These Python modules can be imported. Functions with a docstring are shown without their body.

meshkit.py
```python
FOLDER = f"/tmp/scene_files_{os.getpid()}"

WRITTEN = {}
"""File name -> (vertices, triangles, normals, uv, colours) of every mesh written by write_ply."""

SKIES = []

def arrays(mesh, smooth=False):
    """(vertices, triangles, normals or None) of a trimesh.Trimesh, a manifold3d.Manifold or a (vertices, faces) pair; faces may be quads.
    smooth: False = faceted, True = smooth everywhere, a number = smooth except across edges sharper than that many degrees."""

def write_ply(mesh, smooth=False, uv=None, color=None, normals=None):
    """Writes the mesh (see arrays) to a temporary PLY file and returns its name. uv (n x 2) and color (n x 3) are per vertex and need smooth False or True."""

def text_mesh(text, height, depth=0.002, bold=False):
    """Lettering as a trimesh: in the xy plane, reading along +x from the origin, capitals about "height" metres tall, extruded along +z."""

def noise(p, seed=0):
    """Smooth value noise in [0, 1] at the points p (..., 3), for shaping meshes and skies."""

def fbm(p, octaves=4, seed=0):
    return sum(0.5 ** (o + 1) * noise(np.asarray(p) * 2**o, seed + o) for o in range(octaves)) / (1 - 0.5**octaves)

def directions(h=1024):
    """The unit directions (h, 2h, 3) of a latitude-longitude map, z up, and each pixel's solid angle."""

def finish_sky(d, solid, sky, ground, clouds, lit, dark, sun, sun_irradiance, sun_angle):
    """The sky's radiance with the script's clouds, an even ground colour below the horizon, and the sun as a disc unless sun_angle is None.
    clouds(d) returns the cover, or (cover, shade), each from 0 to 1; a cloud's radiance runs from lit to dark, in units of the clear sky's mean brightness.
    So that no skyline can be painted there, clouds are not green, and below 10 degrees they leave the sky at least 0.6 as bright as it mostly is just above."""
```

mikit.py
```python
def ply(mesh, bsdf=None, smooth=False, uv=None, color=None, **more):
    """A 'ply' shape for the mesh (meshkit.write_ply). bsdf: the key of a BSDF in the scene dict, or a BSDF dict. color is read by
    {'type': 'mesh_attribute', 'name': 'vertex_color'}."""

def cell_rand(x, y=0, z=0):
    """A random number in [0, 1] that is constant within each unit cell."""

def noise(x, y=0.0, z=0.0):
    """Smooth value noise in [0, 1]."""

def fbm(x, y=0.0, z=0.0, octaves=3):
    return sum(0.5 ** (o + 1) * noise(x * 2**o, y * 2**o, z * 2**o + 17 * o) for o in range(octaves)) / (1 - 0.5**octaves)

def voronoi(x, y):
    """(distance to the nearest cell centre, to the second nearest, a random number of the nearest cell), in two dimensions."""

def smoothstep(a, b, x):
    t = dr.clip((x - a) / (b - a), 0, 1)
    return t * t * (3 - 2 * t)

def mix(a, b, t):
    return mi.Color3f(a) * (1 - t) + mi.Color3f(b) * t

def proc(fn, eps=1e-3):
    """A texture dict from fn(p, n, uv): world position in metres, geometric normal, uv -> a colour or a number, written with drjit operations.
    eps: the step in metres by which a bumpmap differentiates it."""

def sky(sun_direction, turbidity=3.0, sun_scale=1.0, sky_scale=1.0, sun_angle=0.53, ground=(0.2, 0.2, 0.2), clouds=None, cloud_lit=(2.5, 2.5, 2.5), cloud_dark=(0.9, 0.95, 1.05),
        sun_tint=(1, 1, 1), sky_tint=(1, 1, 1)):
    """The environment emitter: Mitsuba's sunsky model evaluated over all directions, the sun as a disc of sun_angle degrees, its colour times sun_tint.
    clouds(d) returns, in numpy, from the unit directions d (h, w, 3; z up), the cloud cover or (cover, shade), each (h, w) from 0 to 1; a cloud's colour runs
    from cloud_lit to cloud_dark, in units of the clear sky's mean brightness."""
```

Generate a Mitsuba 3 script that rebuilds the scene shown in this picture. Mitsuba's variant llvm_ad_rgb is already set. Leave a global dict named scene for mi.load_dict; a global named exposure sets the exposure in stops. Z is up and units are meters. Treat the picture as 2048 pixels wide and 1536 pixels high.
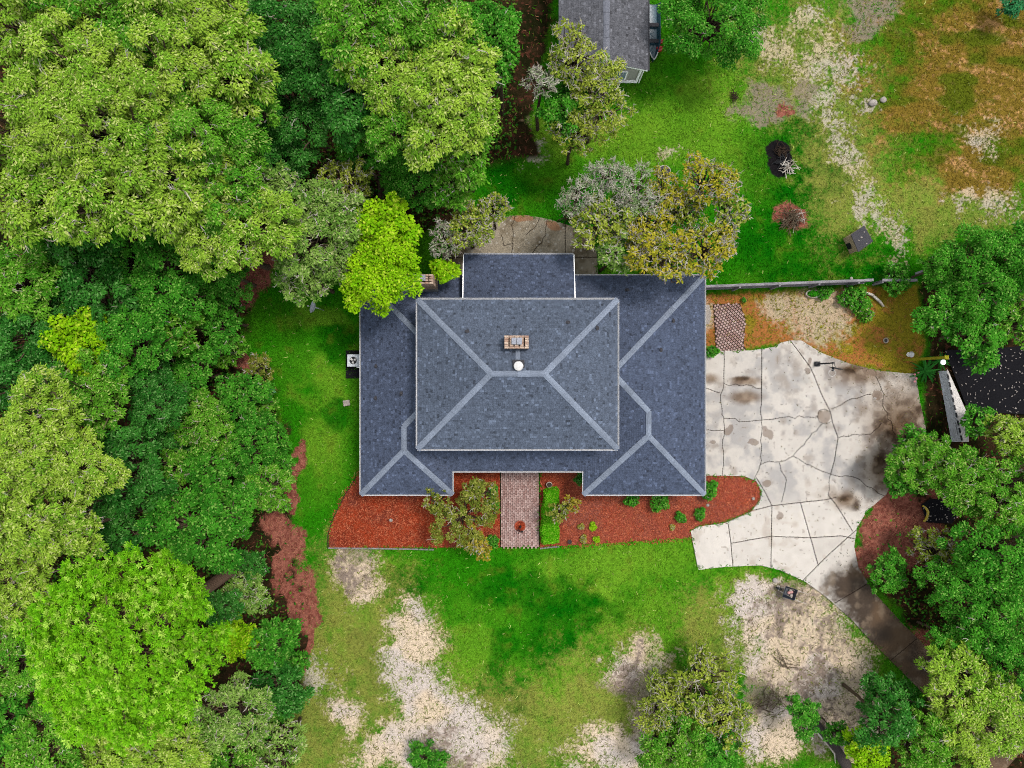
import math, random
import numpy as np, trimesh, shapely
from shapely.geometry import Polygon, LineString, Point, box as sbox
from shapely.ops import unary_union
import drjit as dr
import mitsuba as mi
import mikit, meshkit
from mikit import noise, fbm, smoothstep, mix, proc

T = mi.ScalarTransform4f
scene, labels = {}, {}
# ------------------------------------------------------------------ camera, sky, exposure
CAM_H, FOCAL = 44.0, 1408.0          # metres above ground; focal length in units of the 2048-wide photograph
scene['camera'] = {'type': 'perspective', 'fov_axis': 'x', 'fov': 2 * math.degrees(math.atan(1024 / FOCAL)),
                   'near_clip': 0.5, 'far_clip': 3000.0,
                   'to_world': T().look_at(origin=[0, 0, CAM_H], target=[0, 0, 0], up=[0, 1, 0])}
scene['sky'] = mikit.sky((0.34, 0.24, 0.90), turbidity=3, sun_scale=0.30, sun_angle=14, clouds=lambda d: 1.0,
                         cloud_lit=(1.22, 1.27, 1.36), sun_tint=(.90, .98, 1.20))
exposure = 3.85
K = 3.1                                # what a sunlit level white would show, in display-linear units per albedo

# ------------------------------------------------------------------ helpers
def lin(c):
    c = np.asarray(c, float) / 255
    return np.where(c <= 0.04045, c / 12.92, ((c + 0.055) / 1.055) ** 2.4)
def A(*c):                             # albedo of a surface that shows as this sRGB colour when level and unshaded
    return [float(x) for x in np.minimum(lin(c) / K, 0.8)]
def W(px, py, z=0.0):                  # plan position of something seen at this place of the survey photo, standing z metres up
    s = (CAM_H - z) / FOCAL
    return np.array([(px - 1024) * s, (768 - py) * s, z])
def XY(pts, z=0.0):
    return [tuple(W(a, b, z)[:2]) for a, b in pts]
counts = {}
def numbered(name):
    n = counts.get(name, 0); counts[name] = n + 1
    return name if n == 0 else f'{name}_{n:03d}'
def thing(name, label, cat, group=None):
    k = numbered(name); labels[k] = {'label': label, 'category': cat}
    if group: labels[k]['group'] = group
    return k
def put(name, mesh, bsdf, parent=None, smooth=False, uv=None, color=None, to_world=None, kind=None, label=None):
    k = numbered(f'{parent}__{name}' if parent else name)
    d = dict(mesh) if isinstance(mesh, dict) else mikit.ply(mesh, bsdf, smooth, uv=uv, color=color)
    if to_world is not None: d['to_world'] = to_world
    scene[k] = d
    if kind: labels.setdefault(k, {})['kind'] = kind
    if label: labels.setdefault(k, {})['label'] = label
    return k
def one(name, label, cat, mesh, bsdf, group=None, **kw):
    k = put(name, mesh, bsdf, **kw); labels.setdefault(k, {}).update(label=label, category=cat)
    if group: labels[k]['group'] = group
    return k
def cat_(ms):
    vs, fs, n = [], [], 0
    for v, f in ms:
        v, f = np.asarray(v, float), np.asarray(f, int)
        if f.shape[1] == 4: f = np.vstack([f[:, [0, 1, 2]], f[:, [0, 2, 3]]])
        vs.append(v); fs.append(f + n); n += len(v)
    return np.vstack(vs), np.vstack(fs)
BOXF = np.array([[0, 2, 3, 1], [4, 5, 7, 6], [0, 1, 5, 4], [2, 6, 7, 3], [0, 4, 6, 2], [1, 3, 7, 5]])
def box(c, s, rz=0.0, bev=0.0):
    if bev > 0:
        h = np.array(s) / 2; pts = []
        for sx in (-1, 1):
            for sy in (-1, 1):
                for sz in (-1, 1):
                    for k in range(3):
                        p = np.array([sx, sy, sz]) * h; q = p.copy()
                        for j in range(3):
                            if j != k: q[j] -= np.sign(q[j]) * min(bev, h[j] * .9)
                        pts.append(q)
        m = trimesh.convex.convex_hull(np.array(pts)); v, f = np.array(m.vertices), np.array(m.faces)
    else:
        v = np.array([[x, y, z] for x in (-.5, .5) for y in (-.5, .5) for z in (-.5, .5)]) * np.array(s); f = BOXF
    if rz:
        ca, sa = math.cos(rz), math.sin(rz); v = v @ np.array([[ca, sa, 0], [-sa, ca, 0], [0, 0, 1]])
    f = np.asarray(f)
    if f.shape[1] == 4: f = np.vstack([f[:, [0, 1, 2]], f[:, [0, 2, 3]]])
    return v + np.array(c), f
def tube(pts, rad, sides=5, cap=True):
    p = np.asarray(pts, float); r = np.broadcast_to(np.asarray(rad, float), (len(p),))
    t = np.gradient(p, axis=0); t /= np.linalg.norm(t, axis=1, keepdims=True) + 1e-12
    a = np.cross(t, np.where(np.abs(t[:, 2:]) < .9, [0, 0, 1.], [1., 0, 0])); a /= np.linalg.norm(a, axis=1, keepdims=True) + 1e-12
    b = np.cross(t, a); g = np.arange(sides) * 2 * np.pi / sides
    v = p[:, None] + r[:, None, None] * (np.cos(g)[None, :, None] * a[:, None] + np.sin(g)[None, :, None] * b[:, None])
    i, j = np.meshgrid(np.arange(len(p) - 1), np.arange(sides), indexing='ij')
    q = np.stack([i * sides + j, i * sides + (j + 1) % sides, (i + 1) * sides + (j + 1) % sides, (i + 1) * sides + j], -1).reshape(-1, 4)
    v, f = v.reshape(-1, 3), np.vstack([q[:, [0, 1, 2]], q[:, [0, 2, 3]]])
    if cap:
        n = len(v); k = np.arange(sides)
        v = np.vstack([v, p[0], p[-1]]); L = (len(p) - 1) * sides
        f = np.vstack([f, np.stack([k * 0 + n, (k + 1) % sides, k], 1), np.stack([k * 0 + n + 1, L + k, L + (k + 1) % sides], 1)])
    return v, f
def lathe(prof, n=24, c=(0, 0, 0)):
    prof = np.asarray(prof, float); g = np.arange(n) * 2 * np.pi / n
    v = np.stack([prof[:, :1] * np.cos(g), prof[:, :1] * np.sin(g), np.repeat(prof[:, 1:], n, 1)], -1).reshape(-1, 3) + np.array(c)
    i, j = np.meshgrid(np.arange(len(prof) - 1), np.arange(n), indexing='ij')
    q = np.stack([i * n + j, i * n + (j + 1) % n, (i + 1) * n + (j + 1) % n, (i + 1) * n + j], -1).reshape(-1, 4)
    return v, np.vstack([q[:, [0, 1, 2]], q[:, [0, 2, 3]]])
def ring(c, R, r, n=32, m=8, sq=(1, 1), rz=0):
    g = np.linspace(0, 2 * np.pi, n, endpoint=False); h = np.linspace(0, 2 * np.pi, m, endpoint=False)
    G, H = np.meshgrid(g, h, indexing='ij'); rr = R + r * np.cos(H)
    v = np.stack([rr * np.cos(G) * sq[0], rr * np.sin(G) * sq[1], r * np.sin(H)], -1).reshape(-1, 3)
    ca, sa = math.cos(rz), math.sin(rz); v = v @ np.array([[ca, sa, 0], [-sa, ca, 0], [0, 0, 1]]) + np.array(c)
    i, j = np.meshgrid(np.arange(n), np.arange(m), indexing='ij')
    q = np.stack([i * m + j, (i + 1) % n * m + j, (i + 1) % n * m + (j + 1) % m, i * m + (j + 1) % m], -1).reshape(-1, 4)
    return v, np.vstack([q[:, [0, 1, 2]], q[:, [0, 2, 3]]])
def prism(poly, z0, z1):
    out = []
    for g in getattr(poly, 'geoms', [poly]):
        if g.geom_type != 'Polygon' or g.area < 1e-5: continue
        m = trimesh.creation.extrude_polygon(g, z1 - z0, engine='earcut'); m.apply_translation([0, 0, z0])
        out.append((np.array(m.vertices), np.array(m.faces)))
    return cat_(out)
def sheet(poly, z):
    v, f = trimesh.creation.triangulate_polygon(poly, engine='earcut')
    f = np.array(f); v = np.array(v)
    a = np.cross(v[f[:, 1]] - v[f[:, 0]], v[f[:, 2]] - v[f[:, 0]]); f[a < 0] = f[a < 0][:, ::-1]
    return np.c_[v, np.full(len(v), z)], f
def rock(rng, c, s, n=1, flat=.7):
    m = trimesh.creation.icosphere(subdivisions=n); v = np.array(m.vertices)
    v *= 1 + .45 * (meshkit.fbm(v * 1.3 + rng.uniform(0, 50, 3), 2, 3)[:, None] - .5)
    return v * np.array([s, s * rng.uniform(.6, 1), s * flat]) + np.array(c), np.array(m.faces)

def leaves(P, N, D, L, w, r):
    """one folded leaf spray per point: P base, N facing, D direction along the blade"""
    D = D - N * (D * N).sum(1, keepdims=True); D /= np.linalg.norm(D, axis=1, keepdims=True) + 1e-9
    S = np.cross(N, D); n = len(P); L = (L * r.uniform(.6, 1.3, n))[:, None]; w = (w * r.uniform(.7, 1.3, n))[:, None]
    mid = P + D * L * .5
    v = np.stack([P, mid + S * w * .5 - N * w * .16, P + D * L - N * L * .18, mid - S * w * .5 - N * w * .16], 1).reshape(-1, 3)
    b = np.arange(n)[:, None] * 4
    return v, np.vstack([b + [0, 2, 1], b + [0, 3, 2]])
def unit(r, n):
    d = r.normal(size=(n, 3)); return d / np.linalg.norm(d, axis=1, keepdims=True)
# ------------------------------------------------------------------ plan map of the ground (plan units: 1/32 m east / south of the garden's corner)
def plan(p): return p.x * 32 + 1024, 768 - p.y * 32
def blobs(X, Y, lst):                  # >0 inside any of the ellipses (cx, cy, rx, ry, degrees)
    best = mi.Float(-9.0)
    for cx, cy, rx, ry, *a in lst:
        dx, dy = X - cx, Y - cy
        if a:
            c, s = math.cos(math.radians(a[0])), math.sin(math.radians(a[0])); dx, dy = dx * c + dy * s, dy * c - dx * s
        best = dr.maximum(best, 1 - dr.sqrt(dr.square(dx / rx) + dr.square(dy / ry)))
    return best
def inside(X, Y, poly):                # signed distance, positive inside
    d2, sign = mi.Float(1e9), mi.Float(-1)
    n = len(poly)
    for i in range(n):
        (ax, ay), (bx, by) = poly[i], poly[(i + 1) % n]
        ex, ey = bx - ax, by - ay; wx, wy = X - ax, Y - ay
        t = dr.clip((wx * ex + wy * ey) / (ex * ex + ey * ey), 0, 1)
        d2 = dr.minimum(d2, dr.square(wx - ex * t) + dr.square(wy - ey * t))
        if by != ay:
            c = ((Y < ay) != (Y < by)) & (X < (Y - ay) * (ex / ey) + ax)
            sign = dr.select(c, -sign, sign)
    return sign * dr.sqrt(d2)
WOOD_L = [(-900, -900), (1110, -900), (1112, 60), (1065, 240), (1085, 320), (1010, 330), (930, 340), (920, 430), (850, 480), (700, 470), (640, 560), (560, 500), (520, 505), (500, 600), (488, 690), (545, 760), (575, 850), (592, 960), (585, 1060), (612, 1180), (625, 1290), (600, 1400), (585, 1536), (585, 2400), (-900, 2400)]
WOOD_R = [(1835, 555), (1890, 480), (2060, 455), (3000, 440), (3000, 2400), (1740, 2400), (1745, 1530), (1800, 1440), (1905, 1350), (1800, 1235), (1728, 1160), (1712, 1080), (1735, 1025), (1785, 985), (1785, 900), (1850, 880), (1840, 760), (1850, 680)]
YARD = [(1380, 588), (1840, 568), (1850, 690), (1830, 755), (1690, 730), (1590, 685), (1380, 715)]
STRAW = [(506, 556, 24, 60), (468, 702, 45, 26), (548, 1050, 26, 42), (572, 1120, 20, 75), (600, 1215, 20, 75), (618, 1290, 10, 50), (590, 1000, 14, 40), (1790, 1060, 85, 85), (1740, 1120, 45, 60), (1880, 990, 60, 40), (1860, 1290, 50, 30), (590, 940, 16, 50), (1577, 217, 22, 19), (1580, 437, 34, 30)]
SAND = [(700, 1135, 60, 40), (722, 1178, 34, 40), (820, 1290, 62, 85), (845, 1390, 70, 60), (880, 1450, 150, 55), (800, 1500, 110, 60), (965, 1490, 80, 60), (1515, 1180, 70, 42), (1605, 1195, 40, 35), (1600, 1270, 120, 75, 25), (1670, 1310, 105, 60, 35), (1690, 1400, 90, 70), (1720, 1470, 70, 60), (1545, 1255, 80, 55), (1540, 1340, 60, 60), (1255, 1335, 55, 40), (1285, 1420, 42, 70), (1250, 1500, 130, 60), (690, 1410, 40, 36), (1545, 1480, 70, 60), (1600, 1290, 130, 110), (1640, 1400, 120, 100), (1510, 1230, 50, 60)]
SAND2 = [(1740, 400, 22, 60), (1765, 440, 20, 45), (1795, 480, 34, 45), (1655, 215, 46, 50), (1690, 130, 60, 50), (1530, 90, 60, 50), (1600, 40, 70, 35), (1750, 205, 26, 20), (1680, 260, 40, 30), (1960, 270, 40, 30), (1930, 385, 40, 22), (1340, 290, 26, 18), (1035, 275, 30, 50), (1070, 310, 40, 18), (1700, 300, 40, 60), (1640, 120, 70, 60), (1990, 400, 60, 40), (1300, 1310, 60, 40), (640, 1350, 40, 40)]
THIN = [(720, 1330, 120, 170), (1000, 1460, 240, 80), (1240, 1430, 130, 130), (640, 1450, 80, 130), (1440, 1270, 90, 90), (690, 1180, 80, 90), (1700, 300, 90, 160), (1600, 120, 120, 110), (1290, 560, 1, 1), (1900, 420, 130, 60)]
GREY = [(1535, 205, 75, 45), (1620, 200, 26, 50), (1740, 20, 60, 50), (900, 1500, 70, 45), (1260, 1350, 60, 40), (1285, 1430, 40, 60), (1680, 1440, 60, 60), (1600, 1200, 60, 40), (700, 1130, 50, 45), (1620, 1360, 90, 50), (1560, 1240, 60, 30), (1650, 1270, 60, 40), (1540, 1410, 70, 50), (1340, 600, 1, 1), (1655, 640, 45, 50)]
PALE = [(1250, 1130, 180, 50), (700, 1260, 70, 110), (930, 1310, 60, 70), (1330, 1240, 140, 60), (1180, 1400, 120, 90), (1150, 270, 130, 50), (1330, 260, 120, 70), (1420, 210, 90, 70), (640, 900, 50, 60), (650, 780, 60, 40), (760, 1160, 70, 40), (1550, 330, 300, 60, 10), (640, 640, 50, 25), (1830, 400, 120, 60), (1470, 1180, 60, 80)]
DEEP = [(800, 1185, 60, 55), (1050, 1170, 120, 40), (1150, 1210, 120, 60), (725, 1285, 34, 34), (760, 1340, 40, 40), (1010, 1310, 40, 60), (1100, 1290, 60, 60), (1010, 370, 90, 40), (1020, 1400, 70, 50), (1600, 330, 140, 120), (1560, 480, 150, 80), (600, 560, 60, 30), (680, 690, 50, 40), (680, 830, 40, 50), (1200, 420, 120, 60), (1700, 540, 120, 50)]
FIELD = [(2040, 120, 330, 260), (1950, 330, 150, 70), (1880, 210, 150, 80)]
ASH = [(1560, 322, 26, 34), (1556, 300, 26, 22)]
def ground_parts(X, Y):
    u, v = X / 32, Y / 32
    n1, n2, n3 = fbm(u * .45, v * .45, 3.1), fbm(u * 1.6 + 9, v * 1.6, 1.7), fbm(u * 6, v * 6, 5.2, octaves=2)
    Xw, Yw = X + (n1 - .5) * 90 + (n2 - .5) * 34, Y + (fbm(u * .45 + 40, v * .45, 8.0) - .5) * 90 + (fbm(u * 1.6, v * 1.6 + 70, 2.0) - .5) * 34
    rag = (n2 - .5) * 1.1 + (n3 - .5) * .9
    m = {}
    bsand = blobs(Xw, Yw, SAND); fine = noise(u * 14, v * 14, 9.1) - .5
    m['sand'] = smoothstep(-.22, .78, bsand * 1.5 + rag * 1.0 + fine * .8 - .04)
    m['thin'] = smoothstep(-.55, .35, dr.maximum(bsand * 1.1, blobs(Xw, Yw, THIN) * .9) + rag * .6 + fine * .5)
    m['sand'] = dr.maximum(m['sand'], .62 * smoothstep(.0, .75, blobs(Xw, Yw, SAND2) + rag * 1.1 + (noise(u * 9, v * 9, 2.1) - .5) * 1.1))
    m['grey'] = smoothstep(-.1, .4, blobs(Xw, Yw, GREY) + rag * .6)
    m['pale'] = smoothstep(-.5, .5, blobs(Xw, Yw, PALE) + rag * .5)
    m['deep'] = smoothstep(-.25, .45, blobs(Xw, Yw, DEEP) + rag * .3)
    m['field'] = smoothstep(-.25, .50, blobs(Xw, Yw, FIELD) + rag * .5)
    m['straw'] = smoothstep(-.10, .25, blobs(Xw, Yw, STRAW) + rag * .55)
    m['ash'] = smoothstep(-.05, .12, blobs(X, Y, ASH) + rag * .2)
    d = dr.maximum(inside(X + (n2 - .5) * 50, Y + (n1 - .5) * 50, WOOD_L), inside(X + (n2 - .5) * 40, Y + (n1 - .5) * 40, WOOD_R))
    m['wood'] = smoothstep(-6, 14, d)
    m['yard'] = smoothstep(-5, 9, inside(X + (n2 - .5) * 26, Y + (n3 - .5) * 12, YARD))
    m['n'] = (n1, n2, n3)
    return m
C_ = {k: A(*c) for k, c in dict(green=(50, 138, 14), deep=(16, 106, 8), light=(118, 170, 42), olive=(112, 120, 38), sand=(232, 212, 182), sandw=(222, 210, 198), grey=(156, 140, 126),
      straw=(176, 112, 94), straw2=(124, 70, 58), litter=(58, 46, 30), litter2=(34, 36, 18), field=(140, 112, 46), field2=(204, 154, 100), field3=(84, 104, 20), thin=(150, 152, 72), yard=(176, 116, 62), yard2=(150, 136, 40), yard3=(206, 190, 160), ash=(34, 32, 34)).items()}
def turf_colour(X, Y, m):
    n1, n2, n3 = m['n']; u, v = X / 32, Y / 32
    c = mix(C_['green'], C_['light'], dr.clip(m['pale'] * .75 + (n1 - .42) * .9, 0, 1))
    c = mix(c, C_['deep'], dr.clip(m['deep'] * .85 + (.42 - n2) * 1.3, 0, 1))
    c = mix(c, C_['olive'], dr.clip(m['sand'] * .5 + smoothstep(.56, .75, n2) * .35, 0, 1))
    c = mix(c, C_['thin'], m['thin'] * dr.clip(.25 + 1.1 * n2 + n3 * .5 - .35, 0, .8))
    stripe = fbm(u * .35 + v * .16, v * 1.5 - u * .55, 4.4)
    f = mix(C_['field'], C_['field2'], smoothstep(.52, .68, stripe * .6 + n3 * .4)); f = mix(f, C_['field3'], smoothstep(.5, .62, fbm(u * .5, v * .8, 6.6)) * .8)
    return mix(c, f, m['field'] * .92)
def ground_colour(p, n, uv):
    X, Y = plan(p); m = ground_parts(X, Y); n1, n2, n3 = m['n']; u, v = X / 32, Y / 32
    f4 = noise(u * 22, v * 22, 2.2)
    c = turf_colour(X, Y, m)
    s = mix(C_['sand'], C_['sandw'], smoothstep(.4, .6, n1)); s = mix(s, C_['grey'], m['grey'] * smoothstep(.3, .7, n2 + (n3 - .5) * .6))
    c = mix(c, s, m['sand']); c = mix(c, C_['grey'], m['grey'] * .8 * (1 - m['sand']))
    y = mix(C_['yard'], C_['yard2'], smoothstep(.40, .62, n2 + smoothstep(1690, 1770, X) * .22 - .08 - smoothstep(1460, 1420, X)))
    y = mix(y, C_['yard3'], smoothstep(-.3, .4, blobs(X, Y, [(1640, 630, 70, 60), (1415, 630, 14, 30), (1560, 615, 40, 30)]) + (n3 - .5)) * .8)
    c = mix(c, y, m['yard'])
    w = mix(C_['litter'], C_['litter2'], smoothstep(.35, .65, n2)); w = mix(w, C_['straw2'], smoothstep(.55, .8, n3) * .4)
    c = mix(c, w, m['wood'])
    st = mix(C_['straw'], C_['straw2'], smoothstep(.35, .7, n3 * .6 + f4 * .4))
    c = mix(c, st, m['straw']); c = mix(c, C_['ash'], m['ash'])
    return c * (.72 + .56 * f4)

# ------------------------------------------------------------------ materials
def bs(name, d, two=True):
    scene[name] = {'type': 'twosided', 'bsdf': d} if two else d
    return name
def flat(name, c, rough=.7, metal=0.0, spec=.4):
    return bs(name, {'type': 'principled', 'base_color': {'type': 'rgb', 'value': c}, 'roughness': rough, 'metallic': metal, 'specular': spec})
bs('m_ground', {'type': 'diffuse', 'reflectance': proc(ground_colour)})
def blade_colour(p, n, uv):
    X, Y = plan(p); m = ground_parts(X, Y); c = turf_colour(X, Y, m)
    c = mix(c, C_['yard2'], m['yard'] * .8); c = mix(c, C_['olive'], m['sand'] * .5)
    c = mix(c, A(196, 206, 120), smoothstep(.982, .988, uv.y) * .8)
    return c * (.52 + 1.1 * uv.x)
bs('m_turf', {'type': 'diffuse', 'reflectance': proc(blade_colour)})
def roof_colour(base):
    base = A(*base)
    def fn(p, n, uv):
        t = .80 + .26 * uv.x + .60 * smoothstep(.88, 1.0, uv.y) - .34 * smoothstep(.13, .04, uv.y)
        g = (noise(p.x * 26, p.y * 26, p.z * 26) - .5) * .8 + (noise(p.x * 13, p.y * 13, p.z * 13) - .5) * .8
        w = fbm(p.x * .5, p.y * .5, p.z * .5) - .5
        return mi.Color3f(base) * (t + g * .42 + w * .14)
    return fn
bs('m_shingle_low', {'type': 'principled', 'base_color': proc(roof_colour((84, 96, 119))), 'roughness': .8, 'specular': .12})
bs('m_shingle_up', {'type': 'principled', 'base_color': proc(roof_colour((98, 110, 128))), 'roughness': .8, 'specular': .12})
bs('m_shingle_shed', {'type': 'principled', 'base_color': proc(roof_colour((108, 110, 116))), 'roughness': .8, 'specular': .12})
def cap_colour(p, n, uv):
    return mi.Color3f(A(142, 154, 171)) * (.86 + .26 * uv.x + .25 * (noise(p.x * 20, p.y * 20, p.z * 20) - .5))
bs('m_cap', {'type': 'principled', 'base_color': proc(cap_colour), 'roughness': .8, 'specular': .12})
flat('m_gutter', A(232, 234, 236), .5, spec=.2); flat('m_cap_shed', A(128, 132, 142), .8, spec=.1); flat('m_white', [.75, .75, .73], .45); flat('m_wall', [.46, .43, .38], .8); flat('m_deck', [.05, .055, .06], .9)
STAIN = [(1790, 830, 62, 78), (1750, 930, 45, 60), (1700, 740, 55, 26), (1800, 770, 60, 30), (1760, 975, 40, 26), (1490, 760, 40, 9), (1420, 757, 26, 13), (1690, 995, 34, 16), (1715, 1012, 16, 20)]
SPOT = [(1456, 858, 11, 12), (1508, 885, 10, 9), (1648, 832, 14, 14), (1536, 865, 11, 16), (1535, 968, 7, 8), (1557, 1032, 10, 8), (1424, 885, 7, 5), (1616, 717, 6, 10), (1616, 737, 6, 6), (1735, 745, 20, 10), (1752, 788, 14, 10)]
WET = [(1640, 1180), (1715, 1105), (1760, 1170), (2100, 1480), (2000, 1600), (1760, 1345), (1690, 1250)]
def drive_colour(p, n, uv):
    X, Y = plan(p); u, v = p.x, p.y
    a, b, g = fbm(u * .7, v * .7, 1.1), fbm(u * 2.6, v * 2.6, 4.2), noise(u * 30, v * 30, 3.0)
    c = mix(A(228, 222, 211), A(190, 187, 182), smoothstep(.42, .62, a * .55 + b * .45) * smoothstep(1040, 960, Y))
    c = c * (.80 + .12 * uv.x + .26 * b + .08 * g)
    e = (b - .5) * .9 + (a - .5) * .8
    br = smoothstep(-.15, .75, blobs(X, Y, [(1800, 840, 100, 120), (1775, 940, 75, 90), (1730, 745, 95, 36), (1690, 1000, 40, 26), (1490, 762, 44, 12), (1420, 757, 28, 14), (1490, 795, 40, 16)]) + e * .45)
    c = mix(c, mix(A(158, 136, 112), A(118, 94, 70), smoothstep(.35, .65, b)), br * .85)
    st = smoothstep(.1, .9, blobs(X, Y, [(1800, 850, 70, 90), (1765, 935, 45, 60), (1700, 738, 30, 12), (1690, 998, 24, 12), (1712, 1012, 14, 22), (1480, 757, 30, 7)]) + e * .9)
    c = mix(c, mix(A(98, 74, 50), A(56, 40, 26), smoothstep(.35, .65, b)), st * .85)
    c = mix(c, A(136, 116, 100), smoothstep(.0, .2, blobs(X + (b - .5) * 14, Y + (a - .5) * 20, SPOT) + (b - .5) * 1.3) * .65)
    wet = smoothstep(-16, 22, inside(X + (b - .5) * 60, Y + (a - .5) * 60, WET))
    c = mix(c, mix(A(104, 78, 50), A(60, 42, 25), smoothstep(.3, .7, a)), wet * .93)
    c = mix(c, A(168, 150, 128), smoothstep(.55, .75, fbm(u * 1.3 + 5, v * 1.3, 6.1) * .6 + b * .4) * .45)
    dots = smoothstep(.77, .84, noise(u * 5.5, v * 5.5, 7.7))
    return mix(c, A(120, 100, 80), dots * .35)
bs('m_drive', {'type': 'diffuse', 'reflectance': proc(drive_colour)})
def patio_colour(p, n, uv):
    u, v = p.x, p.y; a, b = fbm(u * .9, v * .9, 2.1), fbm(u * 3, v * 3, 5.0)
    c = mix(A(182, 172, 150), A(128, 116, 94), smoothstep(.38, .66, a * .6 + b * .4))
    d1, d2, r = mikit.voronoi(u * 1.9, v * 1.9)
    c = mix(c, A(206, 200, 184), smoothstep(.20, .15, d1 + r * .10) * .8)
    X, Y = plan(p)
    return mix(c, A(176, 124, 84), smoothstep(0, .3, blobs(X, Y, [(1045, 437, 26, 8), (1107, 452, 22, 10, 25)]) + (b - .5) * .6) * .7) * (.85 + .3 * b)
bs('m_patio', {'type': 'diffuse', 'reflectance': proc(patio_colour)})
def brick_colour(c1, c2):
    c1, c2 = A(*c1), A(*c2)
    return lambda p, n, uv: mix(c1, c2, uv.x) * (.75 + .5 * noise(p.x * 25, p.y * 25, p.z * 25))
bs('m_brick', {'type': 'diffuse', 'reflectance': proc(brick_colour((218, 190, 182), (176, 140, 132)))})
bs('m_chimney', {'type': 'diffuse', 'reflectance': proc(brick_colour((186, 150, 130), (226, 204, 182)))})
def mulch_colour(p, n, uv):
    a, b, g = fbm(p.x * .6, p.y * .6, 3.3), fbm(p.x * 4, p.y * 4, 1.3), noise(p.x * 24, p.y * 24, 6.0)
    c = mix(A(172, 70, 42), A(132, 58, 42), smoothstep(.35, .65, a * .6 + b * .4)); c = mix(c, A(206, 124, 88), smoothstep(.6, .85, g * .6 + b * .4))
    c = mix(c, A(162, 96, 80), smoothstep(1, 4, p.x) * .45 + smoothstep(.5, .7, a) * .3)
    return c * (.6 + .7 * g)
bs('m_mulch', {'type': 'diffuse', 'reflectance': proc(mulch_colour)})
def chip_colour(c1, c2):
    c1, c2 = A(*c1), A(*c2)
    return lambda p, n, uv: mix(c1, c2, uv.x) * (.55 + .8 * uv.y)
bs('m_chip', {'type': 'diffuse', 'reflectance': proc(chip_colour((166, 68, 42), (208, 124, 88)))})
bs('m_needles', {'type': 'diffuse', 'reflectance': proc(chip_colour((168, 100, 78), (204, 150, 116)))})
bs('m_twig', {'type': 'diffuse', 'reflectance': proc(chip_colour((134, 122, 78), (86, 78, 44)))})
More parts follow.
